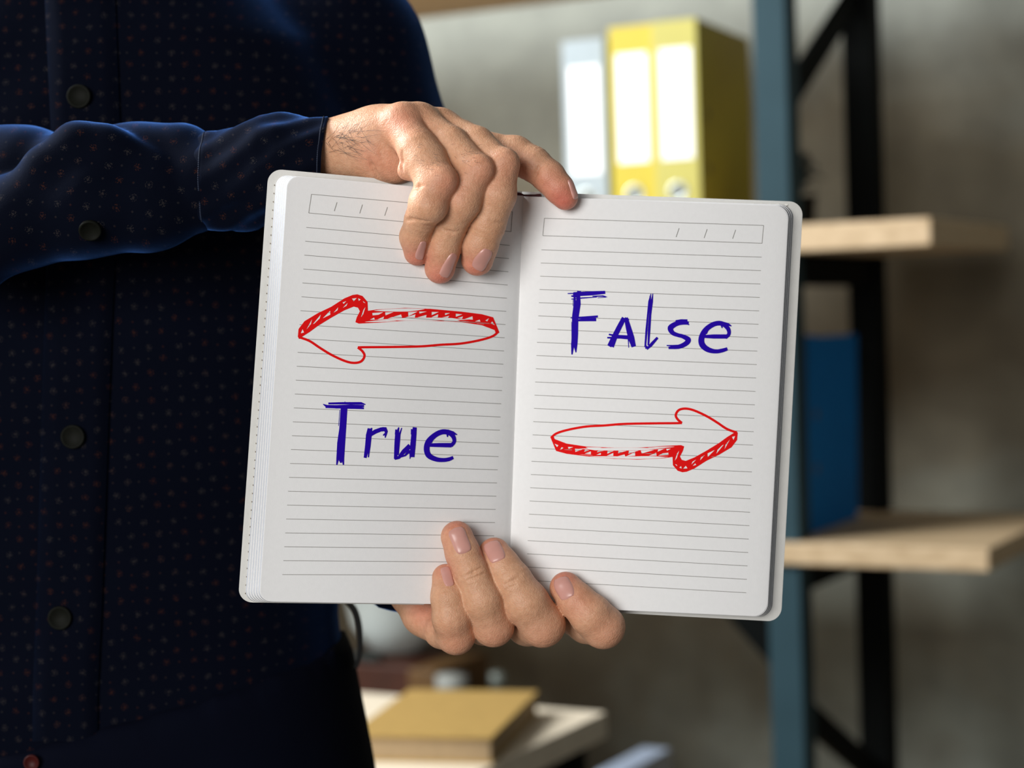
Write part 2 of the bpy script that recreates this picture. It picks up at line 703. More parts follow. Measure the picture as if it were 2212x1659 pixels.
def box_uvz(name, u0, u1, v0, v1, z0, z1, mat, parent=None, bev=0.002, sh=None):
    vs = [S(u, v, z) for z in (z0, z1) for (u, v) in ((u0, v0), (u1, v0), (u1, v1), (u0, v1))]
    fs = [(3, 2, 1, 0), (4, 5, 6, 7), (0, 1, 5, 4), (1, 2, 6, 5), (2, 3, 7, 6), (3, 0, 4, 7)]
    o = mesh(name, vs, fs, mat, parent)
    if bev:
        bevel(o, bev)
    return o


def bar(name, a, b, wdt, hgt, side, mat, parent):
    """rectangular bar from a to b; side = direction of its width"""
    a, b = np.asarray(a), np.asarray(b)
    t = (b - a) / np.linalg.norm(b - a)
    s = np.asarray(side) - t * (np.asarray(side) @ t)
    s /= np.linalg.norm(s)
    n = np.cross(t, s)
    vs = []
    for q in (a, b):
        for (x, y) in ((-1, -1), (1, -1), (1, 1), (-1, 1)):
            vs.append(q + s * x * wdt / 2 + n * y * hgt / 2)
    fs = [(3, 2, 1, 0), (4, 5, 6, 7), (0, 1, 5, 4), (1, 2, 6, 5), (2, 3, 7, 6), (3, 0, 4, 7)]
    return bevel(mesh(name, vs, fs, mat, parent), 0.0015)


def lathe(name, prof, c, mat, parent=None, n=32, axis=None):
    c = np.asarray(c, float)
    if axis is None:
        ez, ex, ey = np.array([0, 0, 1.]), np.array([1., 0, 0]), np.array([0, 1., 0])
    else:
        ez = np.asarray(axis, float) / np.linalg.norm(axis)
        ex = np.cross(ez, [0.3, 0.1, 1.0])
        ex /= np.linalg.norm(ex)
        ey = np.cross(ez, ex)
    vs, fs = [], []
    for (r, z) in prof:
        for k in range(n):
            a = 2 * math.pi * k / n
            vs.append(c + ex * r * math.cos(a) + ey * r * math.sin(a) + ez * z)
    for i in range(len(prof) - 1):
        for k in range(n):
            k2 = (k + 1) % n
            fs.append((i * n + k, i * n + k2, (i + 1) * n + k2, (i + 1) * n + k))
    fs.append(tuple(reversed(range(n))))
    fs.append(tuple((len(prof) - 1) * n + k for k in range(n)))
    return mesh(name, vs, fs, mat, parent, smooth=True)


# concrete wall and floor
vs = [S(u, v, z) for z in (-0.02, 3.4) for (u, v) in ((-6, 0.76), (3.2, 0.76), (3.2, 0.96), (-6, 0.96))]
wall = mesh('wall_back', vs, [(3, 2, 1, 0), (4, 5, 6, 7), (0, 1, 5, 4), (1, 2, 6, 5), (2, 3, 7, 6), (3, 0, 4, 7)], M['concrete'])
wall['kind'] = 'structure'
wall['label'] = 'mottled grey brown concrete wall behind the shelving'
vs = [(-5, -4, -0.1), (5, -4, -0.1), (5, 7, -0.1), (-5, 7, -0.1), (-5, -4, 0), (5, -4, 0), (5, 7, 0), (-5, 7, 0)]
flo = mesh('floor', vs, [(3, 2, 1, 0), (4, 5, 6, 7), (0, 1, 5, 4), (1, 2, 6, 5), (2, 3, 7, 6), (3, 0, 4, 7)], M['floor'])
flo['kind'] = 'structure'
flo['label'] = 'plain grey screed floor'

# ------------------------------------------------------------------ shelf unit
shelf = thing('shelf_unit', S(-0.8, 0.25, 0), 'tall open shelf unit with blue-black steel frame and pine boards', 'shelf')
PW, LV, UL = 0.055, 0.50, -1.75
for (u0, v0, mt) in ((-PW, 0, 'steel'), (-PW, LV - PW, 'steeld'), (UL, 0, 'steel'), (UL, LV - PW, 'steeld')):  # rear posts have their shade put into the colour
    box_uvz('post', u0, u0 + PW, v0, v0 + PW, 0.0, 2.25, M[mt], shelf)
um, zmt = hit_v(2010, 469, -0.012)
_, zmb = hit_v(2010, 530, -0.012)
ul, zlt = hit_v(2136, 1186, -0.012)
_, zlb = hit_v(2136, 1236, -0.012)
_, ztb = hit_v(1000, 29, 0.47)
TB = zmt - zmb
boards = [(ztb, ztb + TB, 0.30), (zmb, zmt, um), (zlb, zlt, ul), (0.26, 0.30, 0.30)]
for (z0, z1, ur) in boards:
    box_uvz('board', UL - 0.2, ur, -0.012, 0.475, z0, z1, M['pine'], shelf, 0.003)
    # rails that carry the board: end rails and long rails
    for u0 in (-PW, UL):
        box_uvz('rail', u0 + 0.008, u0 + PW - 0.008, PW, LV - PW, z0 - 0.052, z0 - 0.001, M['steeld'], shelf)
# diagonal braces in the end frame and the back frame
uc = -PW / 2


def post_z(px, py, v):
    return hit_v(px, py, v)[1]


zf1, zb1 = post_z(1705, 250, PW), post_z(1868, 10, LV - PW)
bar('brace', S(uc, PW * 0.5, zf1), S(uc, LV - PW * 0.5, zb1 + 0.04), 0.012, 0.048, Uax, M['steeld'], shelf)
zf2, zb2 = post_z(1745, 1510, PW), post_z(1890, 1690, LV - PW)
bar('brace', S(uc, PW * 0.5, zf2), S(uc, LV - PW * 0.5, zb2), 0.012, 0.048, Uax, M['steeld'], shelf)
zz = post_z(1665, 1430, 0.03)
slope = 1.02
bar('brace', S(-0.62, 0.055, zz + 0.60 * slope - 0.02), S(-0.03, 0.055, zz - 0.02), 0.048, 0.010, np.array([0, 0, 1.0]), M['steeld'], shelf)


# ------------------------------------------------------------------ binders
def make_binder(corner, ang, tilt_u, mats, label, group=None, wid=0.078, hgt=0.318, dep=0.285, with_ring=True):
    """corner = lower right near corner (spine / right cover); ang = yaw of the spine row"""
    eu = np.array([math.cos(ang), -math.sin(ang), 0.0])
    ev = np.array([math.sin(ang), math.cos(ang), 0.0])
    ez = np.array([0, 0, 1.0]) + eu * tilt_u
    c = np.asarray(corner, float)
    root = thing('lever_arch_binder', c, label, 'binder', group)

    def B(name, x0, x1, y0, y1, z0, z1, mt, par, bev=0.0012):
        vs = [c + eu * x + ev * y + ez * z for z in (z0, z1) for (x, y) in ((x0, y0), (x1, y0), (x1, y1), (x0, y1))]
        o = mesh(name, vs, [(3, 2, 1, 0), (4, 5, 6, 7), (0, 1, 5, 4), (1, 2, 6, 5), (2, 3, 7, 6), (3, 0, 4, 7)], mt, par)
        if bev:
            bevel(o, bev)
        return o
    T = 0.003
    sp = B('spine', -wid, 0, 0, T, 0, hgt, mats[0], root)
    cr_ = B('cover', -T, 0, T, dep, 0, hgt, mats[1], root)
    B('cover', -wid, -wid + T, T, dep, 0, hgt, mats[1], root)
    B('paper_block', -wid + 0.012, -0.012, 0.03, dep - 0.03, 0.006, hgt - 0.02, M['white'], root)
    B('mechanism', -wid + 0.02, -0.02, T, 0.012, 0.10, 0.22, M['ring'], root)
    B('label', -wid + 0.012, -0.010, -0.0008, 0.0002, hgt - 0.228, hgt - 0.046, M['white'], sp, 0)
    if with_ring:
        rc = c + eu * (-wid / 2) + ez * 0.068
        lathe('finger_ring', [(0.0135, -0.001), (0.0165, -0.001), (0.0165, 0.0022), (0.015, 0.0030), (0.0095, 0.0018), (0.0090, 0.0003)],
              rc, M['ring'], sp, 32, -ev)
        lathe('ring_hole', [(0.0092, -0.0006), (0.0092, 0.0009), (0.002, 0.0012)], rc, M['hole'], sp, 24, -ev)
    for zz_ in (0.105, 0.195):
        lathe('rivet', [(0.0075, -0.0005), (0.0075, 0.0010), (0.004, 0.0022), (0.001, 0.0024)], c + ev * 0.045 + ez * zz_, M['rivet'], cr_, 16, eu)
    return root


# right near top corner of the right yellow binder is at pixel (1503, 38)
BANG = math.radians(25)
ub, zb_ = hit_v(1503, 38, 0.05)
c0 = S(ub, 0.05, zmt)
BH = zb_ - zmt
eu_b = np.array([math.cos(BANG), -math.sin(BANG), 0.0])
make_binder(c0, BANG, 0.0, (M['paleyellow'], M['yellow']), 'pale yellow binder with white spine label, at the end of the row', 'binders standing on the pine shelf', hgt=BH)
ev_b = np.array([math.sin(BANG), math.cos(BANG), 0.0])
make_binder(c0 - eu_b * 0.0812 + ev_b * 0.012, BANG, 0.0, (M['yellow'], M['yellow']), 'bright yellow binder between the grey and the pale yellow one', 'binders standing on the pine shelf', hgt=BH)
make_binder(c0 - eu_b * 0.175 + ev_b * 0.030, BANG, 0.0, (M['grey'], M['grey']), 'grey binder with white spine label beside the yellow pair', 'binders standing on the pine shelf', hgt=BH - 0.012)
# blue binder on the lower board
ubl, zbl = hit_v(1742, 690, 0.06)
make_binder(S(-0.015, 0.085, zlt), math.radians(28), 0.018, (M['bluecard'], M['bluecard']), 'dark blue binder standing alone on the lower board behind the post', hgt=0.322, dep=0.27, with_ring=True)

# small dark potted plant behind the front post
pl = thing('potted_plant', S(-0.085, 0.25, zmt), 'small dark leafed plant in a black pot behind the shelf post', 'plant')
pc = S(-0.085, 0.25, zmt)
lathe('pot', [(0.030, 0), (0.036, 0.01), (0.040, 0.055), (0.043, 0.06), (0.038, 0.06), (0.034, 0.05)], pc, M['black'], pl)
for i in range(26):
    a = random.uniform(0, 2 * math.pi)
    L_ = random.uniform(0.05, 0.125)
    up = random.uniform(0.02, 0.10)
    d = np.array([math.cos(a), math.sin(a), 0])
    s = np.array([-math.sin(a), math.cos(a), 0])
    b0 = pc + np.array([0, 0, 0.055])
    pts = []
    for t_, wd in ((0, 0.002), (0.35, 0.011), (0.7, 0.010), (1.0, 0.001)):
        q = b0 + d * L_ * 0.55 * t_ + np.array([0, 0, up * math.sin(t_ * 2.2)])
        pts += [q - s * wd, q + s * wd + np.array([0, 0, 0.002]), q + np.array([0, 0, -0.0025])]
    fc = []
    for k in range(3):
        for (i0, i1) in ((0, 1), (1, 2), (2, 0)):
            fc.append((k * 3 + i0, k * 3 + i1, k * 3 + 3 + i1, k * 3 + 3 + i0))
    fc += [(2, 1, 0), (9, 10, 11)]
    mesh('leaf', pts, fc, M['leaf'], pl, smooth=False)
lathe('stem', [(0.004, 0.0), (0.003, 0.05), (0.001, 0.11)], pc + np.array([0, 0, 0.045]), M['leaf'], pl, 8)

# ------------------------------------------------------------------ desk with book
DC = P(1310, 1538, 2.55)
DZ = DC[2]
du = (DC - ORG) @ Uax
dv = (DC - ORG) @ Vax
desk = thing('desk', S(du - 0.6, dv - 0.3, 0), 'pale wooden desk top on black steel legs with a book on it', 'desk')
box_uvz('desk_top', du - 1.25, du, dv - 0.62, dv, DZ - 0.036, DZ, M['birch'], desk, 0.002)
for (a, b) in ((-0.07, -0.06), (-0.07, -0.61), (-1.22, -0.06), (-1.22, -0.61)):
    box_uvz('leg', du + a, du + a + 0.045, dv + b, dv + b + 0.045, 0, DZ - 0.036, M['steeld'], desk)
box_uvz('rail', du - 0.068, du - 0.028, dv - 0.57, dv - 0.055, DZ - 0.082, DZ - 0.037, M['steeld'], desk)
box_uvz('rail', du - 1.175, du - 0.07, dv - 0.055, dv - 0.02, DZ - 0.082, DZ - 0.037, M['steeld'], desk)

BT = 0.034
br = hit_z(1163, 1492, DZ + BT)
bl = hit_z(888, 1485, DZ + BT)
fr = hit_z(1063, 1592, DZ + BT)
ey = (fr - br)
blen = np.linalg.norm(ey)
ey = ey / blen
ex = (bl - br)
ex = ex - ey * (ex @ ey)
bwid = np.linalg.norm(ex)
ex = ex / bwid
bk = thing('hardback_book', br + ex * bwid / 2 + ey * blen / 2 - np.array([0, 0, BT]), 'thick ochre hardback book lying flat on the pale desk', 'book')


def bbox(name, x0, x1, y0, y1, z0, z1, mt, bev=0.001):
    o_ = np.array([br[0], br[1], DZ])
    vs = [o_ + ex * x + ey * y + np.array([0, 0, z]) for z in (z0, z1) for (x, y) in ((x0, y0), (x0, y1), (x1, y1), (x1, y0))]
    return bevel(mesh(name, vs, [(3, 2, 1, 0), (4, 5, 6, 7), (0, 1, 5, 4), (1, 2, 6, 5), (2, 3, 7, 6), (3, 0, 4, 7)], mt, bk), bev)


bbox('cover', 0, bwid, 0, blen, BT - 0.0035, BT, M['ochre'])
bbox('cover', 0, bwid, 0, blen, 0.0, 0.003, M['ochre'])
bbox('page_block', 0.003, bwid - 0.004, 0.003, blen - 0.003, 0.003, BT - 0.0035, M['block'])
bbox('spine', bwid - 0.004, bwid, 0, blen, 0.003, BT - 0.0035, M['ochre'])

# things on the lowest board, seen over the far edge of the desk
zb0 = 0.30


def low(px, py, v):
    u, z = hit_v(px, py, v)
    return u, z


u, z = low(860, 1428, 0.16)
bxa = box_uvz('storage_box', u - 0.16, u + 0.055, 0.12, 0.36, zb0, z, M['brown'], None, 0.004)
tag(bxa, 'dark red brown box under the white vase behind the desk', 'box')
u2, z2 = low(905, 1447, 0.10)
bxb = box_uvz('storage_box', u + 0.058, u + 0.118, 0.10, 0.30, zb0, z2, M['tan'], None, 0.004)
tag(bxb, 'tan brown box beside the dark red brown box', 'box')
uv_, zv_ = low(868, 1436, 0.22)
vz = lathe('vase', [(0.030, 0.0), (0.055, 0.012), (0.088, 0.06), (0.100, 0.12), (0.096, 0.17), (0.070, 0.22), (0.050, 0.245), (0.052, 0.26), (0.046, 0.26), (0.044, 0.24), (0.06, 0.21)],
           S(u - 0.045, 0.235, z), M['ceramic'])
tag(vz, 'rounded off-white vase standing on the brown box', 'vase')
gb = box_uvz('folded_cloth', u - 0.155, u - 0.02, 0.122, 0.142, z, z + 0.018, M['leaf'], None, 0.006)
tag(gb, 'dark green folded cloth lying on the box edge', 'cloth')
u3, z3 = low(957, 1452, 0.12)
jr = lathe('jar', [(0.026, 0), (0.030, 0.01), (0.030, z3 - zb0 - 0.045), (0.026, z3 - zb0 - 0.03), (0.026, z3 - zb0 - 0.028), (0.029, z3 - zb0 - 0.025), (0.029, z3 - zb0), (0.0, z3 - zb0 + 0.001)], S(u3 + 0.03, 0.10, zb0), M['jar'])
tag(jr, 'white jar on the lowest board behind the ochre book', 'jar')
u4, z4 = low(1063, 1458, 0.15)
bo = lathe('bottle', [(0.020, 0), (0.024, 0.01), (0.024, 0.17), (0.012, 0.215), (0.011, z4 - zb0 - 0.02), (0.014, z4 - zb0 - 0.018), (0.014, z4 - zb0), (0.0, z4 - zb0 + 0.001)], S(u4, 0.17, zb0), M['glass'])
tag(bo, 'grey green bottle on the lowest board behind the ochre book', 'bottle')
u5, z5 = low(1312, 1652, 0.10)
pb = box_uvz('storage_box', u5, u5 + 0.055, 0.05, 0.25, zb0, z5, M['palebox'], None, 0.003)
tag(pb, 'pale blue box on the lowest board beside the desk corner', 'box')

# ------------------------------------------------------------------ notebook
NBC = P(1113, 870, 0.957)
book = thing('notebook', P(1100, 1306, 0.957), 'open cream notebook with red arrows and the words True and False', 'notebook')


def lerp(a, b, t):
    return a + (b - a) * t


SPT, SPB = (1130.0, 424.0), (1098.0, 1307.0)
PG = {'L': dict(ot=(622.0, 380.0), ob=(561.0, 1299.0)), 'R': dict(ot=(1704.0, 446.0), ob=(1657.0, 1332.0))}


def depthL(u):
    return 0.957 - 0.040 * u ** 0.92 + 0.0035 * np.exp(-u / 0.035) - 0.0035 * np.sin(np.pi * np.clip(u, 0, 1)) ** 1.2


def depthR(u):
    return 0.957 - 0.008 * u + 0.0035 * np.exp(-u / 0.035) - 0.0075 * np.sin(np.pi * np.clip(u, 0, 1)) ** 0.8


def page_pt(side, px, py, off=0.0):
    """point of the page surface seen at a pixel; off = height above the paper (m)"""
    px, py = np.asarray(px, float), np.asarray(py, float)
    g = PG[side]
    ys = (py - SPT[1]) / (SPB[1] - SPT[1])
    xs = lerp(SPT[0], SPB[0], ys)
    yo = (py - g['ot'][1]) / (g['ob'][1] - g['ot'][1])
    xo = lerp(g['ot'][0], g['ob'][0], yo)
    u = np.clip((px - xs) / (xo - xs), 0, 1.15)
    d = (depthL if side == 'L' else depthR)(u) - off
    return P(px, py, d)


def sheet(name, side, ot, ob, st, sb, rad, off, thick, mat, parent, emat=None, nu=34, nv=30, u_in=0.0, slant=0.0):
    """one slab of paper / board: outer corners and spine corners in pixels, corner radius in pixels,
    off = height above the page surface (negative = behind)"""
    wpx = abs(ot[0] - st[0])
    hpx = abs(ob[1] - ot[1])
    us = list(np.linspace(u_in, 1 - rad / wpx, nu)) + [1 - rad / wpx * (1 - math.sin(math.pi / 2 * k / 10)) for k in range(1, 11)]
    # more columns by the gutter
    us = sorted(set([u_in + (us[1] - u_in) * q for q in (0.25, 0.5, 0.75)] + us))
    front, back = [], []
    for u in us:
        du_ = (u - (1 - rad / wpx)) * wpx / rad
        cut = rad / hpx * (1 - math.sqrt(max(0.0, 1 - du_ * du_))) if du_ > 0 else 0.0
        for j in range(nv + 1):
            v = cut + (1 - 2 * cut) * j / nv
            xt, yt = lerp(st[0], ot[0], u), lerp(st[1], ot[1], u)
            xb, yb = lerp(sb[0], ob[0], u), lerp(sb[1], ob[1], u)
            x, y = lerp(xt, xb, v), lerp(yt, yb, v)
            dd = float((depthL if side == 'L' else depthR)(min(u, 1.0)))
            front.append(P(x, y, dd - off))
            back.append(P(x + slant * u ** 6, y, dd - off + thick))
    n1 = len(us)
    W = nv + 1
    fs = []
    N0 = len(front)
    flip = side == 'L'

    def add(q, e=False):
        fs.append(tuple(reversed(q)) if flip else tuple(q))
    for i in range(n1 - 1):
        for j in range(nv):
            k = i * W + j
            add((k, k + 1, k + W + 1, k + W))
            add((N0 + k + W, N0 + k + W + 1, N0 + k + 1, N0 + k))
    nface = len(fs)
    for j in range(nv):
        k = (n1 - 1) * W + j
        add((k, k + 1, N0 + k + 1, N0 + k))
    for i in range(n1 - 1):
        k = i * W
        add((k, k + W, N0 + k + W, N0 + k))
        k = i * W + nv
        add((k + W, k, N0 + k, N0 + k + W))
    for j in range(nv):
        k = j
        add((k + 1, k, N0 + k, N0 + k + 1))
    allv = front + back
    nb = len(allv)
    fs = fs[:nface] + [tuple(i + nb for i in q) for q in fs[nface:]]
    o = mesh(name, allv + allv, fs, mat, parent)
    if emat is not None:
        o.data.materials.append(emat)
        for i in range(nface, len(fs)):
            o.data.polygons[i].material_index = 1
    for i in range(nface):
        o.data.polygons[i].use_smooth = True
    return o


# cover boards
covL = sheet('cover', 'L', (580, 364), (514, 1301), (1133, 414), (1097, 1309), 30, -0.0155, 0.0022, M['cover'], book)
covR = sheet('cover', 'R', (1735, 436), (1687, 1343), (1128, 414), (1097, 1311), 30, -0.0095, 0.0022, M['cover'], book)
# spine strip of the cover
sv, sf = [], []
for i in range(9):
    a = math.pi * i / 8
    for (x, y) in ((1130, 415), (1097, 1309)):
        sv.append(P(x - 34 * math.cos(a), y, 0.968 + 0.007 * math.sin(a)))
for i in range(8):
    sf.append((2 * i, 2 * i + 1, 2 * i + 3, 2 * i + 2))
spo = mesh('spine', sv, sf, M['cover'], book, smooth=True)
sm = spo.modifiers.new('solid', 'SOLIDIFY')
sm.thickness = 0.002
# page blocks: left stack of gatherings fanned at the fore edge, then the open pages
NS = 6
for k in range(NS, 0, -1):
    t0, b0_ = 4.1 * (k - 1) + 1.2, 5.5 * (k - 1) + 1.6
    sheet('page_block', 'L', (622 - t0, 380 - 0.5 * k), (561 - b0_, 1298.5 + 0.2 * k), (1130, 423), (1098, 1307), 24, -0.0007 - 0.0021 * (k - 1), 0.0014,
          M['page'], book, M['edge'], nu=14, nv=24, slant=-2.7)
pageL = sheet('page', 'L', PG['L']['ot'], PG['L']['ob'], SPT, SPB, 26, 0.0, 0.0006, M['page'], book, M['edge'])
for k in range(3, 0, -1):
    sheet('page_block', 'R', (1704 + 3.6 * (k - 1) + 1, 446 - 1.2 * k), (1657 + 3.2 * (k - 1) + 1, 1332 + 0.6 * k), (1130, 424), (1098, 1307), 30, -0.0005 - 0.0027 * (k - 1), 0.0025,
          M['page'], book, M['edge'], nu=14, nv=24, slant=2.8)
pageR = sheet('page', 'R', PG['R']['ot'], PG['R']['ob'], SPT, SPB, 32, 0.0, 0.0005, M['page'], book, M['edge'])


# ---- printed rules
class Strip:
    def __init__(self):
        self.v, self.f = [], []

    def line(self, side, pts, wd, off=0.00012, ends=None, step=14.0):
        """ribbon along pixel points; wd = width or list of widths in pixels"""
        pts = [np.array(p, float) for p in pts]
        wds = list(wd) if isinstance(wd, (list, tuple)) else [wd] * len(pts)
        q, ww = [], []
        for i in range(len(pts) - 1):
            n = max(1, int(np.linalg.norm(pts[i + 1] - pts[i]) / step))
            for k in range(n):
                t = k / n
                q.append(lerp(pts[i], pts[i + 1], t))
                ww.append(lerp(wds[i], wds[i + 1], t))
        q.append(pts[-1])
        ww.append(wds[-1])
        q = np.array(q)
        tg = np.gradient(q, axis=0)
        tg /= np.maximum(np.linalg.norm(tg, axis=1, keepdims=True), 1e-6)
        nr = np.stack([-tg[:, 1], tg[:, 0]], 1)
        ww = np.array(ww)[:, None]
        a, b = q + nr * ww / 2, q - nr * ww / 2
        base = len(self.v)
        A = page_pt(side, a[:, 0], a[:, 1], off)
        B = page_pt(side, b[:, 0], b[:, 1], off)
        for i in range(len(q)):
            self.v += [A[i], B[i]]
        for i in range(len(q) - 1):
            k = base + 2 * i
            self.f.append((k, k + 1, k + 3, k + 2))

    def poly(self, side, outer, holes=(), off=0.00014):
        loops = [[Vector((x, y, 0)) for (x, y) in outer]] + [[Vector((x, y, 0)) for (x, y) in h] for h in holes]
        tri = tessellate_polygon(loops)
        flat = [p for l in loops for p in l]
        base = len(self.v)
        a = np.array([(p.x, p.y) for p in flat])
        Q = page_pt(side, a[:, 0], a[:, 1], off)
        self.v += list(Q)
        for t in tri:
            self.f.append(tuple(base + i for i in t))

    def done(self, name, mat, parent, stuff=False):
        o = mesh(name, self.v, self.f, mat, parent)
        if stuff:
            o['kind'] = 'stuff'
        return o


for side, pg in (('L', pageL), ('R', pageR)):
    st = Strip()
    for k in range(26):
        t = k / 25
        if side == 'L':
            a, b = (lerp(661.5, 610, t), 491.1 + 30.0 * k), (lerp(1101, 1063, t), 530 + 28.52 * k)
        else:
            a, b = (lerp(1169.6, 1136, t), 539.6 + 28.55 * k), (lerp(1645, 1612, t), 555.5 + 29.0 * k)
        st.line(side, [a, b], 1.15, step=10)
    if side == 'L':
        bx = [(672.8, 419.6), (1107, 457.5), (1104, 500.5), (666.8, 460.0)]
        ticks = [((728, 437), (722, 456)), ((783, 442), (777, 461)), ((837, 447.5), (831, 466))]
    else:
        bx = [(1176, 471.5), (1649.5, 487), (1646, 525.5), (1172.5, 509)]
        ticks = [((1467, 493), (1460.5, 512)), ((1527.5, 495), (1521, 514)), ((1589, 496.5), (1582.5, 515.5))]
    for i in range(4):
        st.line(side, [bx[i], bx[(i + 1) % 4]], 1.2, step=10)
    for a, b in ticks:
        st.line(side, [a, b], 1.4, step=10)
    st.done('ruled_lines', M['rule'], pg, True)


# ---- hand drawn arrows and words
def zmap(sc, ox, oy):
    return lambda pts: [(x / sc + ox, y / sc + oy) for (x, y) in pts]


def smooth_pts(pts, n=5):
    """Catmull-Rom through the points"""
    p = [np.array(a, float) for a in pts]
    p = [2 * p[0] - p[1]] + p + [2 * p[-1] - p[-2]]
    out = []
    for i in range(1, len(p) - 2):
        for k in range(n):
            t = k / n
            out.append(tuple(0.5 * ((2 * p[i]) + (-p[i - 1] + p[i + 1]) * t + (2 * p[i - 1] - 5 * p[i] + 4 * p[i + 1] - p[i + 2]) * t * t
                                    + (-p[i - 1] + 3 * p[i] - 3 * p[i + 1] + p[i + 2]) * t ** 3)))
    out.append(tuple(p[-2]))
    return out


A_OUT = [(105, 530), (112, 455), (170, 378), (300, 300), (430, 238), (560, 155), (640, 122), (685, 116), (735, 132), (785, 190), (789, 277), (870, 265), (1150, 249),
         (1400, 258), (1700, 285), (1900, 310), (2010, 340), (2035, 400), (2071, 488), (2040, 512), (2025, 466), (1900, 418), (1700, 388), (1400, 374), (1150, 374),
         (900, 392), (700, 402), (666, 388), (680, 340), (710, 282), (692, 247), (650, 236), (560, 272), (430, 345), (300, 425), (220, 484), (150, 528), (118, 552)]
A_HOLES = [[(632, 158), (680, 152), (650, 185)], [(692, 155), (718, 165), (700, 182)], [(738, 178), (765, 202), (745, 196)], [(540, 195), (578, 182), (552, 210)],
           [(540, 250), (592, 197), (580, 228)], [(450, 298), (500, 240), (492, 272)], [(345, 352), (420, 275), (422, 315)], [(250, 408), (330, 310), (318, 352), (268, 400)],
           [(185, 464), (245, 355), (232, 408)], [(133, 497), (150, 455), (166, 488)], [(718, 344), (745, 265), (766, 236), (742, 312)], [(830, 298), (940, 290), (892, 316), (833, 322)],
           [(955, 292), (1040, 289), (960, 322)], [(806, 364), (848, 342), (856, 363)], [(878, 362), (945, 332), (940, 357)], [(980, 352), (1112, 312), (1122, 346)],
           [(1180, 290), (1275, 284), (1182, 330)], [(1140, 346), (1252, 310), (1246, 343)], [(1285, 284), (1365, 284), (1292, 304)], [(1270, 341), (1360, 316), (1356, 343)],
           [(1410, 288), (1480, 288), (1410, 320)], [(1405, 341), (1474, 310), (1470, 341)], [(1540, 300), (1590, 298), (1540, 320)], [(1510, 342), (1582, 325), (1570, 344)],
           [(1645, 305), (1710, 312), (1645, 336)], [(1662, 347), (1716, 331), (1706, 355)], [(1730, 357), (1808, 330), (1812, 364)], [(1830, 381), (1878, 362), (1886, 383)],
           [(1932, 372), (1970, 348), (1952, 380)], [(1985, 400), (2000, 380), (2026, 417)]]
A_LINE1 = [(122, 535), (220, 572), (320, 638), (430, 705), (560, 765), (650, 785), (722, 770), (755, 718), (735, 672), (690, 634)]
A_LINE2 = [(690, 634), (760, 632), (1000, 630), (1300, 624), (1500, 608), (1680, 598), (1850, 570), (1980, 535), (2040, 500), (2052, 470)]

z5m = zmap(4.514, 620, 610)
ar = Strip()
ar.poly('L', z5m(A_OUT), [z5m(h) for h in A_HOLES])
ar.line('L', z5m(smooth_pts(A_LINE1)), 5.2, 0.00016, step=5)
ar.line('L', z5m(smooth_pts(A_LINE2)), 5.0, 0.00017, step=5)
o = ar.done('arrow_drawing', M['red'], pageL)
o['label'] = 'red hand drawn arrow pointing away from the spine, above the word True'


def m2(pts):
    out = []
    for (x, y) in pts:
        fx = 1 - (x - 105) / (2071 - 105)
        fy = 1 - (y - 116) / (797 - 116)
        out.append((1188.5 + fx * 405.1, 880.2 + fy * 140.0))
    return out


ar = Strip()
ar.poly('R', m2(A_OUT), [m2(h) for h in A_HOLES])
ar.line('R', m2(smooth_pts(A_LINE1)), 5.2, 0.00016, step=5)
ar.line('R', m2(smooth_pts(A_LINE2)), 5.0, 0.00017, step=5)
o = ar.done('arrow_drawing', M['red'], pageR)
o['label'] = 'red hand drawn arrow pointing to the fore edge, below the word False'


def write(side, zm, sc, strokes, name, label, parent):
    s = Strip()
    for i, (pts, wd, sm_) in enumerate(strokes):
        q = smooth_pts(pts) if sm_ else pts
        n = len(q)
        base = np.array(wd if isinstance(wd, (list, tuple)) else [wd] * 2, float)
        ws = np.interp(np.linspace(0, 1, n), np.linspace(0, 1, len(base)), base) / sc * 1.1
        # split long strokes so that the pen edge wavers
        s.line(side, zm(q), list(ws), 0.00014 + 0.000006 * i, step=4)
    o = s.done(name, M['blue'], parent)
    o['label'] = label
    return o


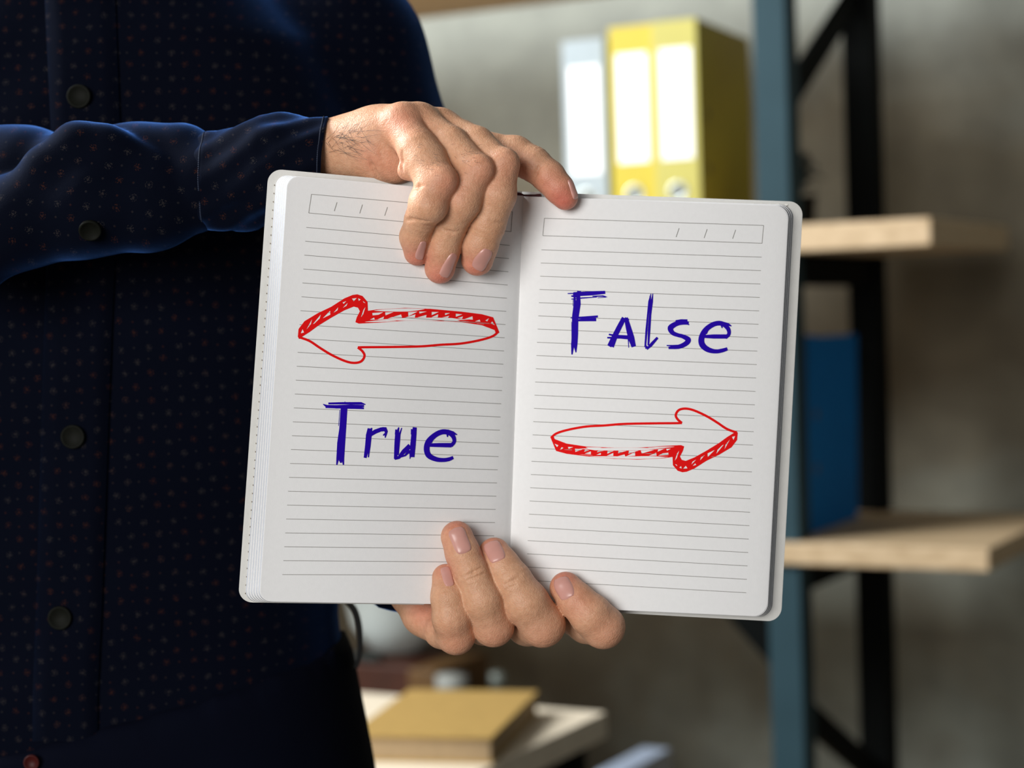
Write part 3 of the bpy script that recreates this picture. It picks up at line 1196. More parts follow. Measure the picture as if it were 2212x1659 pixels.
FALSE = [
    # F
    ([(262, 150), (258, 300), (238, 470), (232, 640), (226, 760), (232, 850)], [30, 52, 40, 46, 44, 10], 0),
    ([(212, 170), (222, 300), (206, 440), (196, 640), (196, 760), (187, 874)], [14, 30, 34, 20, 36, 14], 0),
    ([(252, 146), (252, 190)], [6, 10], 0), ([(285, 150), (270, 200)], [10, 26], 0),
    ([(200, 180), (240, 186), (420, 176), (566, 166)], [30, 46, 44, 32], 0),
    ([(138, 180), (200, 178)], [10, 12], 0), ([(178, 208), (240, 212)], [14, 30], 0),
    ([(180, 243), (300, 230), (470, 220)], [10, 14, 8], 0), ([(420, 210), (540, 208), (588, 220), (480, 228)], [10, 16, 8, 6], 0),
    ([(170, 457), (215, 456)], [8, 14], 0), ([(205, 455), (300, 455), (482, 440)], [20, 26, 22], 0), ([(190, 487), (260, 484), (462, 475)], [14, 22, 36], 0),
    ([(200, 240), (198, 320)], [4, 6], 0), ([(182, 500), (185, 700)], [4, 6], 0),
    # A
    ([(778, 455), (720, 570), (660, 690), (610, 780)], [44, 52, 56, 44], 0), ([(800, 452), (762, 520), (700, 640), (650, 790)], [16, 26, 30, 24], 0),
    ([(800, 455), (830, 570), (862, 690), (890, 785)], [40, 56, 66, 46], 0), ([(826, 690), (832, 795)], [10, 8], 0),
    ([(640, 668), (740, 672), (850, 680)], [44, 38, 44], 0), ([(606, 644), (680, 660)], [16, 26], 0), ([(588, 681), (660, 684)], [16, 24], 0),
    ([(750, 476), (835, 476)], [20, 20], 0),
    # l
    ([(1106, 180), (1096, 270), (1076, 420), (1064, 600), (1056, 770)], [8, 22, 24, 26, 18], 0), ([(1084, 182), (1070, 270), (1050, 420), (1034, 600), (1020, 790)], [6, 28, 18, 22, 18], 0),
    ([(1072, 205), (1075, 260)], [5, 10], 0),
    ([(1020, 800), (1050, 800), (1100, 745), (1158, 678)], [14, 24, 30, 18], 0), ([(1040, 818), (1090, 780), (1168, 688)], [6, 8, 6], 0), ([(1020, 775), (1060, 800)], [20, 20], 0),
    # s
    ([(1515, 516), (1440, 510), (1370, 525), (1308, 570), (1330, 625), (1390, 652), (1450, 668), (1510, 705), (1480, 750), (1400, 785), (1285, 798)], [34, 46, 50, 60, 46, 40, 42, 56, 50, 44, 24], 1),
    ([(1365, 490), (1430, 486), (1500, 484)], [14, 26, 20], 0), ([(1490, 520), (1520, 535)], [20, 10], 0), ([(1264, 771), (1330, 772), (1430, 765)], [12, 14, 10], 0),
    # e
    ([(1690, 668), (1800, 668), (1940, 668)], [30, 44, 44], 0),
    ([(1930, 680), (1972, 640), (1960, 575), (1890, 520), (1800, 528), (1710, 590), (1662, 680), (1668, 760), (1730, 815), (1820, 838), (1900, 826), (1955, 808)],
     [40, 36, 44, 48, 50, 54, 60, 62, 56, 42, 40, 34], 1),
    ([(1900, 515), (1960, 530), (2000, 549)], [30, 30, 10], 0), ([(1890, 540), (1895, 572)], [24, 10], 0), ([(1715, 640), (1735, 600)], [10, 8], 0)]
write('R', zmap(5.267, 1200, 600), 5.267, FALSE, 'handwritten_word', 'dark blue handwritten word False', pageR)
TRUE = [
    # T
    ([(190, 205), (400, 202), (650, 204), (712, 220)], [24, 30, 34, 10], 0), ([(116, 215), (170, 245), (300, 252), (500, 248), (692, 240)], [8, 36, 44, 50, 24], 0),
    ([(150, 258), (400, 262), (690, 272)], [20, 30, 24], 0), ([(422, 178), (424, 210)], [6, 16], 0),
    ([(395, 270), (372, 560), (345, 760), (325, 960), (308, 1070)], [56, 52, 56, 40, 16], 0), ([(440, 270), (418, 560), (400, 800), (392, 960), (402, 1068)], [34, 40, 44, 40, 16], 0),
    ([(405, 300), (392, 600), (372, 900), (365, 1040)], [30, 34, 50, 24], 0), ([(352, 300), (332, 520)], [7, 5], 0), ([(345, 700), (352, 1020)], [16, 22], 0),
    # r
    ([(770, 555), (758, 650), (740, 800), (706, 970)], [50, 72, 62, 36], 0), ([(798, 548), (790, 640), (770, 800), (752, 962)], [18, 20, 26, 16], 0),
    ([(745, 575), (752, 640)], [14, 30], 0),
    ([(785, 640), (850, 600), (930, 570), (985, 566), (1004, 600), (988, 688)], [50, 54, 52, 60, 40, 12], 0), ([(960, 655), (985, 630)], [16, 20], 0),
    # u
    ([(1180, 540), (1155, 640), (1146, 760), (1135, 985)], [14, 50, 50, 44], 0), ([(1222, 548), (1190, 640), (1180, 800), (1165, 930)], [10, 26, 22, 26], 0),
    ([(1140, 570), (1140, 640)], [18, 30], 0),
    ([(1120, 985), (1180, 965), (1250, 880), (1340, 800)], [26, 40, 56, 66], 0), ([(1190, 960), (1270, 935), (1330, 870)], [20, 24, 40], 0),
    ([(1405, 540), (1392, 640), (1378, 800), (1372, 960)], [50, 66, 70, 50], 0), ([(1358, 565), (1362, 640)], [14, 24], 0), ([(1335, 860), (1345, 920), (1336, 984)], [40, 28, 8], 0),
    # e
    ([(1600, 790), (1750, 790), (1920, 792)], [44, 54, 58], 0),
    ([(1910, 800), (1958, 745), (1945, 670), (1880, 615), (1790, 605), (1690, 650), (1600, 740), (1572, 840), (1600, 935), (1700, 988), (1800, 1000), (1880, 990), (1945, 964)],
     [50, 46, 56, 64, 66, 66, 76, 74, 72, 60, 52, 50, 40], 1),
    ([(1860, 590), (1940, 618), (1998, 645)], [40, 40, 12], 0), ([(1862, 640), (1864, 676)], [24, 14], 0), ([(1640, 760), (1668, 700)], [10, 8], 0)]
write('L', zmap(6.506, 680, 840), 6.506, TRUE, 'handwritten_word', 'dark blue handwritten word True', pageL)

# ---- stitched rim of the cover
stt, stw = Strip(), Strip()


def quad_at(acc, q, a, b):
    base = len(acc.v)
    acc.v += [q - Rv * a - Uv * b, q + Rv * a - Uv * b, q + Rv * a + Uv * b, q - Rv * a + Uv * b]
    acc.f.append((base, base + 1, base + 2, base + 3))


for k in range(50):
    y = 400 + k * 18.0
    t = (y - 380) / (1290 - 380)
    x = lerp(582, 517, t) + 12.5
    q = P(x, y, float(depthL(np.array(1.0))) + 0.0155 - 0.0002)
    quad_at(stt, q, 0.00022, 0.00035)
for k in range(49):
    y = 458 + k * 17.6
    t = (y - 460) / (1325 - 460)
    x = lerp(1733, 1689, t) - 12
    q = P(x, y, float(depthR(np.array(1.0))) + 0.0095 - 0.0002)
    quad_at(stt, q, 0.00024, 0.00035)
for k in range(25):
    x = 1262 + k * 18.2
    y = 434.5 + (x - 1262) / 440 * 8.0
    u = (x - 1130) / 605
    q = P(x, y, float(depthR(np.array(u))) + 0.0095 - 0.0003)
    quad_at(stw, q, 0.0008, 0.00055)
    quad_at(stt, q + Rv * 0.0004 - Uv * 0.0005, 0.0003, 0.00022)
stt.done('stitch_holes', M['stitch'], covR, True)
stw.done('stitching', M['stitchw'], covR, True)

# maroon headband and ribbon end at the top of the spine
hb_v, hb_f = [], []
for i in range(25):
    x = 1106 + 62 * i / 24
    bump = 5.5 * max(0, math.sin((x - 1108) * 0.13)) * (1 - i / 30)
    for (yy, dd) in ((427, 0.9625), (420 - bump, 0.9625), (420 - bump, 0.9660), (427, 0.9660)):
        hb_v.append(P(x, yy, dd))
for i in range(24):
    for k in range(4):
        k2 = (k + 1) % 4
        hb_f.append((i * 4 + k, i * 4 + k2, i * 4 + 4 + k2, i * 4 + 4 + k))
hb_f += [(3, 2, 1, 0), (96, 97, 98, 99)]
o = mesh('headband', hb_v, hb_f, M['maroon'], book)
o['label'] = 'dark red headband at the top of the spine'

# ------------------------------------------------------------------ person
base_pt = np.array([-0.27, 1.17, 0.0])
person = thing('person', base_pt, 'person in a dark navy patterned shirt and trousers holding up the notebook', 'person')

# ---- upper hand (right hand, fingers over the top edge of the book)
hand1 = Hand(
    palm=[
        [(600, 342, 26, 46), (690, 327, 18, 44), (760, 320, 12, 53), (822, 316, 4, 62)],
        [(690, 322, 18, 40), (800, 290, 6, 46), (868, 264, -7, 38)],
        [(690, 320, 22, 40), (820, 282, 10, 42), (908, 260, -1, 33)],
        [(700, 320, 26, 40), (850, 290, 16, 44), (955, 268, 7, 30)],
        [(700, 325, 28, 40), (880, 310, 20, 46), (1000, 296, 13, 30)],
        [(740, 334, 16, 44), (815, 348, 8, 42), (858, 356, 2, 40)],
    ],
    fingers=[
        [(868, 268, -8, 40), (905, 325, -20, 44), (920, 348, -23, 46), (944, 396, -29, 45), (925, 440, -30, 42), (908, 474, -24, 33), (897, 512, -18, 33), (901, 545, -14, 29)],
        [(908, 262, -2, 34), (975, 312, -13, 38), (1027, 372, -23, 40), (1000, 435, -24, 40), (972, 488, -18, 35), (957, 540, -14, 36), (950, 580, -11, 33)],
        [(955, 272, 5, 32), (1030, 312, -6, 38), (1078, 362, -16, 41), (1074, 420, -18, 41), (1052, 486, -14, 39), (1036, 530, -11, 39), (1031, 561, -8, 35)],
        [(1000, 300, 13, 34), (1060, 330, 11, 42), (1112, 336, 8, 42), (1152, 354, 3, 37), (1186, 382, 0, 35), (1208, 408, -1, 32), (1221, 426, -1, 28)],
        [(770, 345, 24, 52), (850, 400, 32, 50), (930, 470, 32, 44), (985, 540, 31, 36)],
    ],
    bumps=[(0, 958, 388, -34, 30), (1, 1040, 364, -27, 28), (2, 1092, 350, -20, 30), (0, 930, 448, -33, 33), (0, 880, 368, -22, 22)],
    kpalm=0.009, kfing=0.006,
    joints=[[(5, 0.14)], [(2, 0.08), (4, 0.14)], [(2, 0.08), (4, 0.14)], [(3, 0.10)], []],
    creases=[([(887, 411), (895, 406), (904, 403), (914, 402)], 1.1), ([(874, 476), (890, 474), (908, 477), (930, 478)], 0.8), ([(868, 328), (867, 350), (870, 372), (873, 392)], 1.5),
             ([(798, 345), (803, 358), (809, 370), (819, 386)], 1.2), ([(846, 322), (850, 340)], 0.6), ([(820, 324), (827, 348)], 0.5), ([(960, 497), (976, 501), (993, 501)], 0.6),
             ([(1055, 477), (1072, 481), (1088, 482)], 0.45), ([(1152, 392), (1158, 374), (1164, 362), (1174, 357)], 0.8)],
    flush=[(868, 262, -18, 12, 0.38), (900, 562, -18, 9, 0.75), (951, 604, -16, 10, 0.8), (1025, 588, -14, 10, 0.7), (1215, 440, -8, 13, 0.95), (1190, 410, -8, 12, 0.55),
           (972, 400, -38, 11, 0.35), (1050, 372, -32, 11, 0.3), (1100, 360, -26, 11, 0.25), (800, 350, -12, 10, 0.35), (840, 370, -16, 14, 0.35), (1120, 385, -2, 11, 0.4)],
)
# ---- lower hand (left hand, fingers curled round the bottom edge)
hand2 = Hand(
    palm=[
        [(895, 1150, 85, 85), (900, 1215, 58, 88), (915, 1262, 42, 66), (932, 1318, 24, 44)],
        [(910, 1215, 60, 70), (1000, 1290, 44, 50), (1008, 1325, 32, 42)],
        [(930, 1215, 62, 70), (1060, 1280, 50, 52), (1095, 1312, 38, 44)],
        [(940, 1210, 64, 70), (1120, 1260, 52, 52), (1190, 1300, 38, 44)],
        [(890, 1275, 36, 44), (915, 1325, 22, 40), (925, 1340, 16, 36)],
    ],
    fingers=[
        [(928, 1330, 22, 38), (955, 1362, 6, 38), (985, 1373, -5, 40), (976, 1335, -10, 42), (969, 1290, -10, 38), (963, 1248, -7, 30)],
        [(1010, 1325, 30, 40), (1045, 1350, 12, 42), (1066, 1353, -5, 43), (1043, 1296, -12, 43), (1019, 1238, -12, 37), (1000, 1196, -10, 37), (987, 1160, -8, 35)],
        [(1097, 1312, 36, 42), (1140, 1348, 14, 46), (1172, 1349, -4, 48), (1137, 1302, -9, 48), (1106, 1254, -9, 42), (1083, 1222, -6, 39), (1068, 1196, -3, 35)],
        [(1192, 1300, 36, 42), (1268, 1345, 14, 44), (1303, 1354, -4, 46), (1276, 1328, -7, 45), (1246, 1298, -6, 39), (1222, 1270, -3, 35)],
        [(950, 1200, 50, 62), (1010, 1150, 38, 54), (1070, 1090, 32, 46), (1110, 1020, 30, 36)],
    ],
    kpalm=0.010, kfing=0.005,
    joints=[[(4, 0.05)], [(4, 0.15), (2, 0.07)], [(4, 0.15), (2, 0.07)], [(3, 0.05)], []],
    creases=[([(932, 1311), (915, 1318), (903, 1326), (890, 1336)], 1.4), ([(938, 1346), (933, 1358), (926, 1368), (922, 1377)], 1.3), ([(1008, 1243), (1022, 1236), (1040, 1226)], 0.7),
             ([(1010, 1252), (1028, 1246), (1046, 1238)], 0.4), ([(1092, 1262), (1108, 1255), (1126, 1246)], 0.7), ([(1096, 1270), (1116, 1264)], 0.4)],
    flush=[(985, 1130, -12, 9, 0.6), (1060, 1168, -8, 9, 0.55), (1216, 1240, -8, 9, 0.75), (958, 1222, -12, 8, 0.5), (985, 1395, -14, 12, 0.26), (1075, 1385, -14, 12, 0.24),
           (1172, 1375, -14, 12, 0.2), (1310, 1365, -14, 12, 0.22), (910, 1310, 5, 12, 0.55), (1245, 1300, -14, 10, 0.3), (955, 1180, -14, 8, 0.3)],
)

H_ = 0.0007
v1, f1, fl1 = hand1.build(P(620, 640, 0.890) + np.array([-0.004, 0, 0]), P(1270, 205, 1.0), H_)
v2, f2, fl2 = hand2.build(P(800, 1440, 0.905) + np.array([-0.004, 0, -0.004]), P(1375, 1060, 1.035) + np.array([0, 0, 0.004]), H_)


# ---- arms and trunk inside the clothes, one mesh with the hands
SHR = np.array([-0.44, 1.175, 1.47])
SHL = np.array([-0.108, 1.19, 1.47])
ELR = np.array([-0.405, 1.03, 1.365])
ELL = np.array([-0.020, 1.26, 1.185])
WRR = P(640, 336, D0 + 0.020)
WRL = P(884, 1192, D0 + 0.078)
TC = np.array([-0.277, 1.165])


def trunk(p, grow):
    z = p[..., 2]
    a = np.interp(z, [0.80, 0.92, 1.02, 1.12, 1.25, 1.38, 1.47, 1.55], [0.186, 0.186, 0.176, 0.160, 0.180, 0.200, 0.175, 0.095]) + grow
    b = np.interp(z, [0.80, 0.92, 1.02, 1.12, 1.25, 1.38, 1.47, 1.55], [0.118, 0.120, 0.116, 0.114, 0.122, 0.124, 0.105, 0.075]) + grow
    x = (p[..., 0] - TC[0]) / a
    y = (p[..., 1] - TC[1]) / b
    r = (np.abs(x) ** 2.3 + np.abs(y) ** 2.3) ** (1 / 2.3)
    return (r - 1) * np.minimum(a, b)


lo_b = (-0.62, 0.93, 0.86)
g = grid(lo_b, (0.08, 1.36, 1.60), 0.008)
Dd = trunk(g, -0.014)
Dd = np.maximum(Dd, np.maximum(g[..., 2] - 1.55, 0.90 - g[..., 2]))
arm_r = [(SHR, 0.048), (ELR, 0.036)] + [(P(x, y, D0 + o / 1000), r) for (x, y, o, r) in
                                        ((-150, 440, 78, 0.028), (60, 425, 58, 0.020), (300, 412, 42, 0.017), (440, 398, 34, 0.015), (600, 362, 23, 0.013), (690, 328, 17, 0.0085))]
arm_l = [(SHL, 0.048), (ELL, 0.038), (WRL, 0.022), (P(900, 1215, D0 + 0.058), 0.018)]
for arm in (arm_r, arm_l):
    Dd = smin(Dd, sd_chain(g, arm, 0.006), 0.010)
v3, f3 = surface_nets(Dd, lo_b, 0.008)
v3 = relax(v3, f3, 2)


def unite(parts):
    """boolean union of closed meshes -> vertices, faces"""
    obs = []
    for (v, f) in parts:
        me = bpy.data.meshes.new('tmp')
        me.from_pydata(v.tolist(), [], f.tolist())
        o = bpy.data.objects.new('tmp', me)
        COL.objects.link(o)
        obs.append(o)
    for o in obs[1:]:
        m = obs[0].modifiers.new('u', 'BOOLEAN')
        m.operation = 'UNION'
        m.solver = 'MANIFOLD'
        m.object = o
    dg = bpy.context.evaluated_depsgraph_get()
    me = bpy.data.meshes.new_from_object(obs[0].evaluated_get(dg))
    v = np.empty(len(me.vertices) * 3)
    me.vertices.foreach_get('co', v)
    f = [tuple(p.vertices) for p in me.polygons]
    for o in obs:
        bpy.data.objects.remove(o)
    return v.reshape(-1, 3), f


va, fa = unite([(v3, f3), (v1, f1), (v2, f2)])
fl = np.zeros(len(va))
for hd in (hand1, hand2):
    for (c, r, wt) in hd.flush:
        fl = np.maximum(fl, wt * np.exp(-((va - c) ** 2).sum(1) / (r * r)))
body = mesh('body', va, fa, M['skin'], person, smooth=True, attrs={'flush': np.clip(fl, 0, 1)})

# nails: centre, tip direction, half length, half width (pixels)
for fi, a in enumerate(((910, 541, -0.05, 1.0, 24, 13), (970, 573, -0.35, 1.0, 31, 17), (1043, 561, -0.45, 1.0, 30, 22), (1238, 408, 0.45, 1.0, 26, 12))):
    hand1.only = fi
    make_nail(hand1, *a, body)
hand1.only = None
for fi, a in enumerate(((966, 1243, -0.22, -1.0, 27, 15), (994, 1167, -0.38, -1.0, 33, 26), (1068, 1190, -0.40, -1.0, 30, 27), (1216, 1268, -0.40, -1.0, 30, 27))):
    hand2.only = fi
    make_nail(hand2, *a, body)
hand2.only = None

# dark hairs on the back of the wrist
hv, hf = [], []


def add_hair(q0, q1, q2, r):
    base = len(hv)
    pts = [q0, 0.25 * q0 + 0.5 * q1 + 0.25 * q2, q2]
    for i, q in enumerate(pts):
        rr = r * (1, 0.8, 0.25)[i]
        for k in range(3):
            a = 2 * math.pi * k / 3
            hv.append(q + Rv * rr * math.cos(a) + Uv * rr * math.sin(a))
    for i in range(2):
        for k in range(3):
            k2 = (k + 1) % 3
            hf.append((base + i * 3 + k, base + i * 3 + k2, base + i * 3 + 3 + k2, base + i * 3 + 3 + k))


for i in range(112):
    if i < 62:
        x = random.triangular(700, 822, 735)
        y = lerp(296, 262, (x - 702) / 113) + random.triangular(-10, 56, 6)
        ln = random.uniform(6, 17)
        dx, dy = random.uniform(0.5, 1.4), random.uniform(-0.5, 0.8)
    else:
        x, y = random.choice([(930, 345), (1010, 345), (905, 330), (1000, 330)])
        x += random.gauss(0, 16)
        y += random.gauss(0, 13)
        ln = random.uniform(2.0, 4.5)
        dx, dy = random.uniform(0.5, 1.2), random.uniform(0.1, 0.8)
    q0 = hand1.ray(x, y)
    if (q0 - CAM) @ Fv > 1.0:
        continue
    n = hand1.normal(q0[None])[0]
    t = Rv * dx - Uv * dy
    t -= n * (t @ n)
    t /= np.linalg.norm(t)
    L_ = ln * 0.001
    q1 = q0 + t * L_ * 0.5 + n * L_ * random.uniform(0.2, 0.4)
    q2 = q0 + t * L_ + n * L_ * random.uniform(0.0, 0.25)
    add_hair(q0, q1, q2, 0.000075 if i < 62 else 0.00005)
ha = mesh('arm_hair', hv, hf, M['hair'], body)
ha['kind'] = 'stuff'


# ---- shirt: trunk and both upper arms
def wrinkle(p, amp, fr):
    x, y, z = p[..., 0], p[..., 1], p[..., 2]
    return amp * (np.sin(fr * (x * 1.0 + z * 0.55) + 1.3 * np.sin(fr * 0.6 * z)) * np.sin(fr * 0.45 * (z - 0.4 * x) + 1.0)
                  + 0.5 * np.sin(fr * 1.9 * (x * 0.4 - z) + 2.0 * np.sin(fr * 0.5 * x)))


def shirt_sdf(p):
    d = trunk(p, 0.0)
    d = smin(d, cone(p, SHR, ELR, 0.060, 0.054), 0.03)
    d = smin(d, cone(p, ELR, P(-245, 442, D0 + 0.086), 0.054, 0.043), 0.015)
    d = smin(d, cone(p, SHL, ELL, 0.060, 0.052), 0.02)
    d = smin(d, cone(p, ELL, WRL, 0.050, 0.0375), 0.015)
    d = d + wrinkle(p, 0.0016, 42.0)
    return np.maximum(d, np.maximum(p[..., 2] - 1.545, 0.99 - p[..., 2]))


hs = 0.0045
g = grid((-0.56, 0.95, 0.97), (0.07, 1.34, 1.57), hs)
Dd = shirt_sdf(g)
# open cuff at the lower wrist
axw = (WRL - ELL) / np.linalg.norm(WRL - ELL)
along = (g - WRL.astype(np.float32)) @ axw.astype(np.float32)
Dd = np.maximum(Dd, np.where(np.linalg.norm(g - WRL.astype(np.float32), axis=-1) < 0.09, along - 0.001, -1))
sv_, sf_ = surface_nets(Dd, (-0.56, 0.95, 0.97), hs)
sv_ = relax(sv_, sf_, 3)
shirt = mesh('shirt', sv_, sf_, M['shirt'], person, smooth=True)


def march(fn, px, py, start=0.9, stop=1.6):
    o = P(px, py, start)
    dr = o - CAM
    dr /= np.linalg.norm(dr)
    t = 0.0
    for _ in range(200):
        d = float(fn((o + dr * t)[None])[0])
        if d < 2e-4 or t > stop:
            break
        t += max(d * 0.6, 2e-4)
    return o + dr * t


def grad(fn, q):
    e = 1e-3
    n = np.array([float(fn((q + np.eye(3)[k] * e)[None])[0] - fn((q - np.eye(3)[k] * e)[None])[0]) for k in range(3)])
    return n / np.linalg.norm(n)


# button placket: raised strip down the front
pv, pf = [], []
rows = np.linspace(-40, 1600, 50)
for y in rows:
    xl = np.interp(y, [-40, 300, 690, 1300, 1500], [96, 112, 97, 80, 72])
    ww = np.interp(y, [-40, 1500], [152, 140])
    for k in range(5):
        q = march(shirt_sdf, xl + ww * k / 4, y)
        q = q + np.array([0, -1, 0]) * (0.0022 if 0 < k < 4 else 0.0016)
        pv.append(q)
    for k in (4, 0):
        pv.append(pv[-5 - (0 if k == 4 else 1) + (k if k == 4 else 0)] + np.array([0, 0.006, 0]))
NR = 7
for i in range(len(rows) - 1):
    for k in range(4):
        a = i * NR + k
        pf.append((a, a + NR, a + NR + 1, a + 1))
    a = i * NR
    pf.append((a + 4, a + NR + 4, a + NR + 5, a + 5))
    pf.append((a + 6, a + NR + 6, a + NR, a))
mesh('placket', pv, pf, M['shirt'], shirt, smooth=True)


def button(c, n, r, parent, mat=None):
    mat = mat or M['button']
    o = lathe('button', [(r * 0.93, -0.0004), (r, 0.0004), (r, 0.0014), (r * 0.94, 0.0020), (r * 0.84, 0.0020), (r * 0.74, 0.0013), (r * 0.02, 0.0011)], c, mat, parent, 36, n)
    ez = n / np.linalg.norm(n)
    ex_ = np.cross(ez, [0.2, 0.1, 1.0])
    ex_ /= np.linalg.norm(ex_)
    ey_ = np.cross(ez, ex_)
    for (a, b) in ((1, 1), (-1, 1), (1, -1), (-1, -1)):
        pass
    return o


for (x, y) in ((173, 210), (160, 943), (132, 1333)):
    q = march(shirt_sdf, x, y)
    button(q + np.array([0, -0.0024, 0]), np.array([0.02, -1.0, 0.03]), 0.0068, shirt)


# ---- sleeve on the upper arm that crosses the picture
def chS(lst):
    return [(P(x, y, D0 + o / 1000), r * (D0 + o / 1000) / FPX) for (x, y, o, r) in lst]


SL_A = chS([(-330, 445, 92, 190), (-150, 420, 80, 150), (60, 402, 66, 122), (150, 420, 60, 110)])
SL_B1 = chS([(-60, 560, 34, 80), (40, 470, 26, 66), (112, 372, 22, 60), (168, 322, 22, 56), (230, 330, 22, 60)])
SL_B2 = chS([(230, 330, 22, 58), (330, 380, 26, 56), (430, 436, 30, 50)])
SL_B3 = chS([(-160, 500, 48, 110), (40, 480, 36, 96), (200, 440, 30, 112), (330, 440, 30, 96), (430, 445, 32, 56)])
SL_H = chS([(160, 390, 52, 110), (300, 362, 44, 94), (392, 342, 40, 78)])
SL_J = chS([(380, 390, 40, 92), (450, 392, 32, 84), (500, 390, 30, 90)])


def sleeve_sdf(p):
    p = p.astype(np.float32)
    back = smin(sd_chain(p, SL_A, 0.01), sd_chain(p, SL_H, 0.006), 0.004)
    back = smin(back, sd_chain(p, SL_J, 0.008), 0.008)
    fr = smin(sd_chain(p, SL_B1, 0.006), sd_chain(p, SL_B2, 0.006), 0.004)
    fr = smin(fr, sd_chain(p, SL_B3, 0.008), 0.008)
    d = smin(back, fr, 0.0012)
    d = d + wrinkle(p, 0.0007, 120.0)
    return d


lo, hi = P(-340, 720, 0.895), P(520, 180, 1.075)
lo = np.minimum(lo, hi) - 0.004
hi = np.maximum(P(-340, 720, 0.895), hi) + 0.004
lo[1], hi[1] = 0.895, 1.08
hs = 0.0019
g = grid(lo, hi, hs)
Dd = np.empty(g.shape[:3], np.float32)
for i in range(0, g.shape[0], 32):
    Dd[i:i + 32] = sleeve_sdf(g[i:i + 32])
vv, ff = surface_nets(Dd, lo, hs)
vv = relax(vv, ff, 3)
sleeve = mesh('sleeve', vv, ff, M['sleeve'], person, smooth=True)

# cuff: a tube of cloth with an open end at the wrist
CF = [(425, 395, 36, 100, 92), (450, 392, 33, 108, 104), (470, 388, 31, 104, 108), (510, 380, 28, 108, 118), (560, 370, 25, 118, 120), (600, 362, 22, 112, 112),
      (650, 348, 19, 93, 100), (690, 336, 17, 82, 92), (702, 332, 16, 80, 88)]
NA = 72
cv, cf = [], []


def cuff_ring(x, y, off, rt, rb, shrink=0.0, slant=0.0):
    d = D0 + off / 1000
    ring = []
    for k in range(NA):
        a = 2 * math.pi * k / NA
        c_, s_ = math.cos(a), math.sin(a)
        r_v = rt if s_ > 0 else rb
        fold = 1 + 0.035 * math.sin(5 * a + x * 0.03) + 0.028 * math.sin(9 * a - x * 0.05) + 0.05 * math.exp(-((a - 1.35) / 0.25) ** 2) * math.sin((x - 520) * 0.025)
        ry = (r_v * fold - shrink)
        rd = (0.5 * (rt + rb) * 0.95 * fold - shrink) * d / FPX
        px_ = x + slant * s_
        q = P(px_, y - ry * s_, d) + Fv * (-rd * c_)
        ring.append(q)
    return ring


def interp_cf(t):
    xs = np.linspace(0, 1, len(CF))
    return [float(np.interp(t, xs, [c[k] for c in CF])) for k in range(5)]


rings = []
for i in range(41):
    x, y, off, rt, rb = interp_cf(i / 40)
    rings.append(cuff_ring(x, y, off, rt, rb, 0.0, 8 * i / 40))
x, y, off, rt, rb = CF[-1]
rings.append(cuff_ring(x + 1.5, y, off, rt, rb, 3.0, 8))
rings.append(cuff_ring(x + 0.5, y, off, rt, rb, 8.0, 8))
for i in range(10):
    x, y, off, rt, rb = interp_cf(1 - i / 14)
    rings.append(cuff_ring(x - 2, y, off, rt, rb, 9.0, 8))
for r in rings:
    cv += r
for i in range(len(rings) - 1):
    for k in range(NA):
        k2 = (k + 1) % NA
        cf.append((i * NA + k, (i + 1) * NA + k, (i + 1) * NA + k2, i * NA + k2))
cuff = mesh('cuff', cv, cf, M['cuff'], sleeve, smooth=True)
# rows of stitching round the cuff
tv, tf = [], []
for tt in (0.10, 0.93):
    x, y, off, rt, rb = interp_cf(tt)
    rg = np.array(cuff_ring(x, y, off, rt, rb, -1.0, 8 * tt))
    for k in range(NA):
        for sub in (0.0, 0.5):
            a = lerp(rg[k], rg[(k + 1) % NA], sub + 0.08)
            b = lerp(rg[k], rg[(k + 1) % NA], sub + 0.38)
            base = len(tv)
            for q in (a, b):
                for j in range(4):
                    an = math.pi / 2 * j
                    tv.append(q + Rv * 0.00028 * math.cos(an) - Fv * 0.00028 * math.sin(an) * 0.8 + Uv * 0.0002 * math.sin(an))
            for j in range(4):
                j2 = (j + 1) % 4
                tf.append((base + j, base + j2, base + 4 + j2, base + 4 + j))
st_o = mesh('cuff_stitching', tv, tf, M['thread'], sleeve)
st_o['kind'] = 'stuff'
q = march(sleeve_sdf, 195, 495, 0.85)
n = grad(sleeve_sdf, q)
button(q + n * 0.0006, n, 0.0058, sleeve)


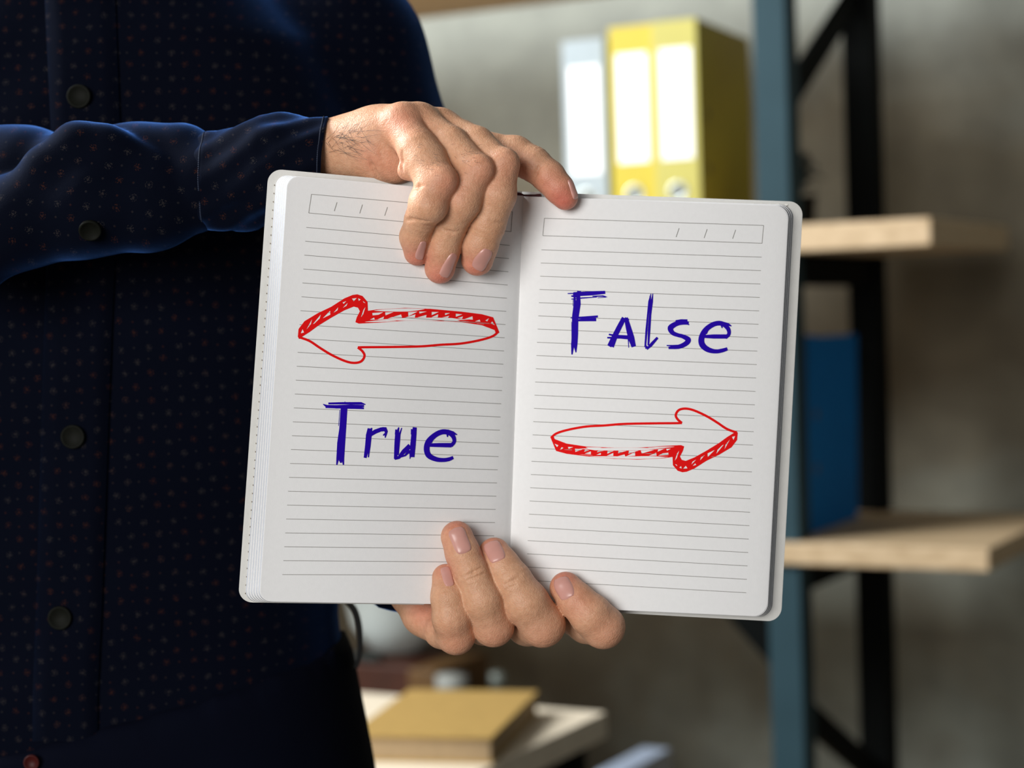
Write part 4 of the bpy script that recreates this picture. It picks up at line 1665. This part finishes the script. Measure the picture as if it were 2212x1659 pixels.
# ---- trousers, strap, shoes
def trouser_sdf(p):
    z = p[..., 2]
    d = trunk(p, 0.006)
    leg1 = cone(p, (-0.375, 1.17, 0.86), (-0.385, 1.19, 0.06), 0.098, 0.058)
    leg2 = cone(p, (-0.180, 1.17, 0.86), (-0.170, 1.19, 0.06), 0.098, 0.058)
    legs = smin(leg1, leg2, 0.02)
    d = np.maximum(d, 0.86 - z)
    d = smin(d, legs, 0.03)
    top = 1.066 + (p[..., 0] + 0.277) * 0.22
    return np.maximum(np.maximum(d, z - top), 0.045 - z)


hs = 0.007
g = grid((-0.52, 1.0, 0.03), (-0.03, 1.34, 1.12), hs)
vv, ff = surface_nets(trouser_sdf(g), (-0.52, 1.0, 0.03), hs)
vv = relax(vv, ff, 2)
trs = mesh('trousers', vv, ff, M['trousers'], person, smooth=True)
lp = [(748, 1296), (766, 1318), (775, 1350), (778, 1385), (777, 1415), (770, 1440)]
lp = smooth_pts(lp, 4)
sv2, sf2 = [], []
for i, (x, y) in enumerate(lp):
    q = P(x, y, 1.155)
    for (a, b) in ((-1, -1), (1, -1), (1, 1), (-1, 1)):
        sv2.append(q + Rv * a * 0.0014 + Fv * b * 0.006)
for i in range(len(lp) - 1):
    for k in range(4):
        k2 = (k + 1) % 4
        sf2.append((i * 4 + k, i * 4 + k2, i * 4 + 4 + k2, i * 4 + 4 + k))
sf2 += [(3, 2, 1, 0), tuple(4 * (len(lp) - 1) + k for k in range(4))]
o = mesh('belt_strap', sv2, sf2, M['black'], trs)
o['label'] = 'black strap loop at the hip'
q = march(trouser_sdf, 70, 1646)
o = button(q + np.array([0, -0.001, 0]), np.array([0, -1.0, 0.05]), 0.0045, trs, M['redbutton'])
o['label'] = 'dull red metal trouser button'
for (sx, sy) in ((-0.385, 1.19), (-0.170, 1.19)):
    g = grid((sx - 0.07, sy - 0.24, -0.004), (sx + 0.07, sy + 0.10, 0.13), 0.006)
    d = smin(cone(g, (sx, sy + 0.04, 0.045), (sx, sy - 0.17, 0.035), 0.048, 0.042), cone(g, (sx, sy, 0.05), (sx, sy + 0.01, 0.10), 0.05, 0.045), 0.03)
    d = np.maximum(d, 0.0 - g[..., 2])
    vv, ff = surface_nets(d, (sx - 0.07, sy - 0.24, -0.004), 0.006)
    mesh('shoe', vv, ff, M['shoe'], person, smooth=True)

for o in list(bpy.data.objects):
    if '_org' in o:
        del o['_org']
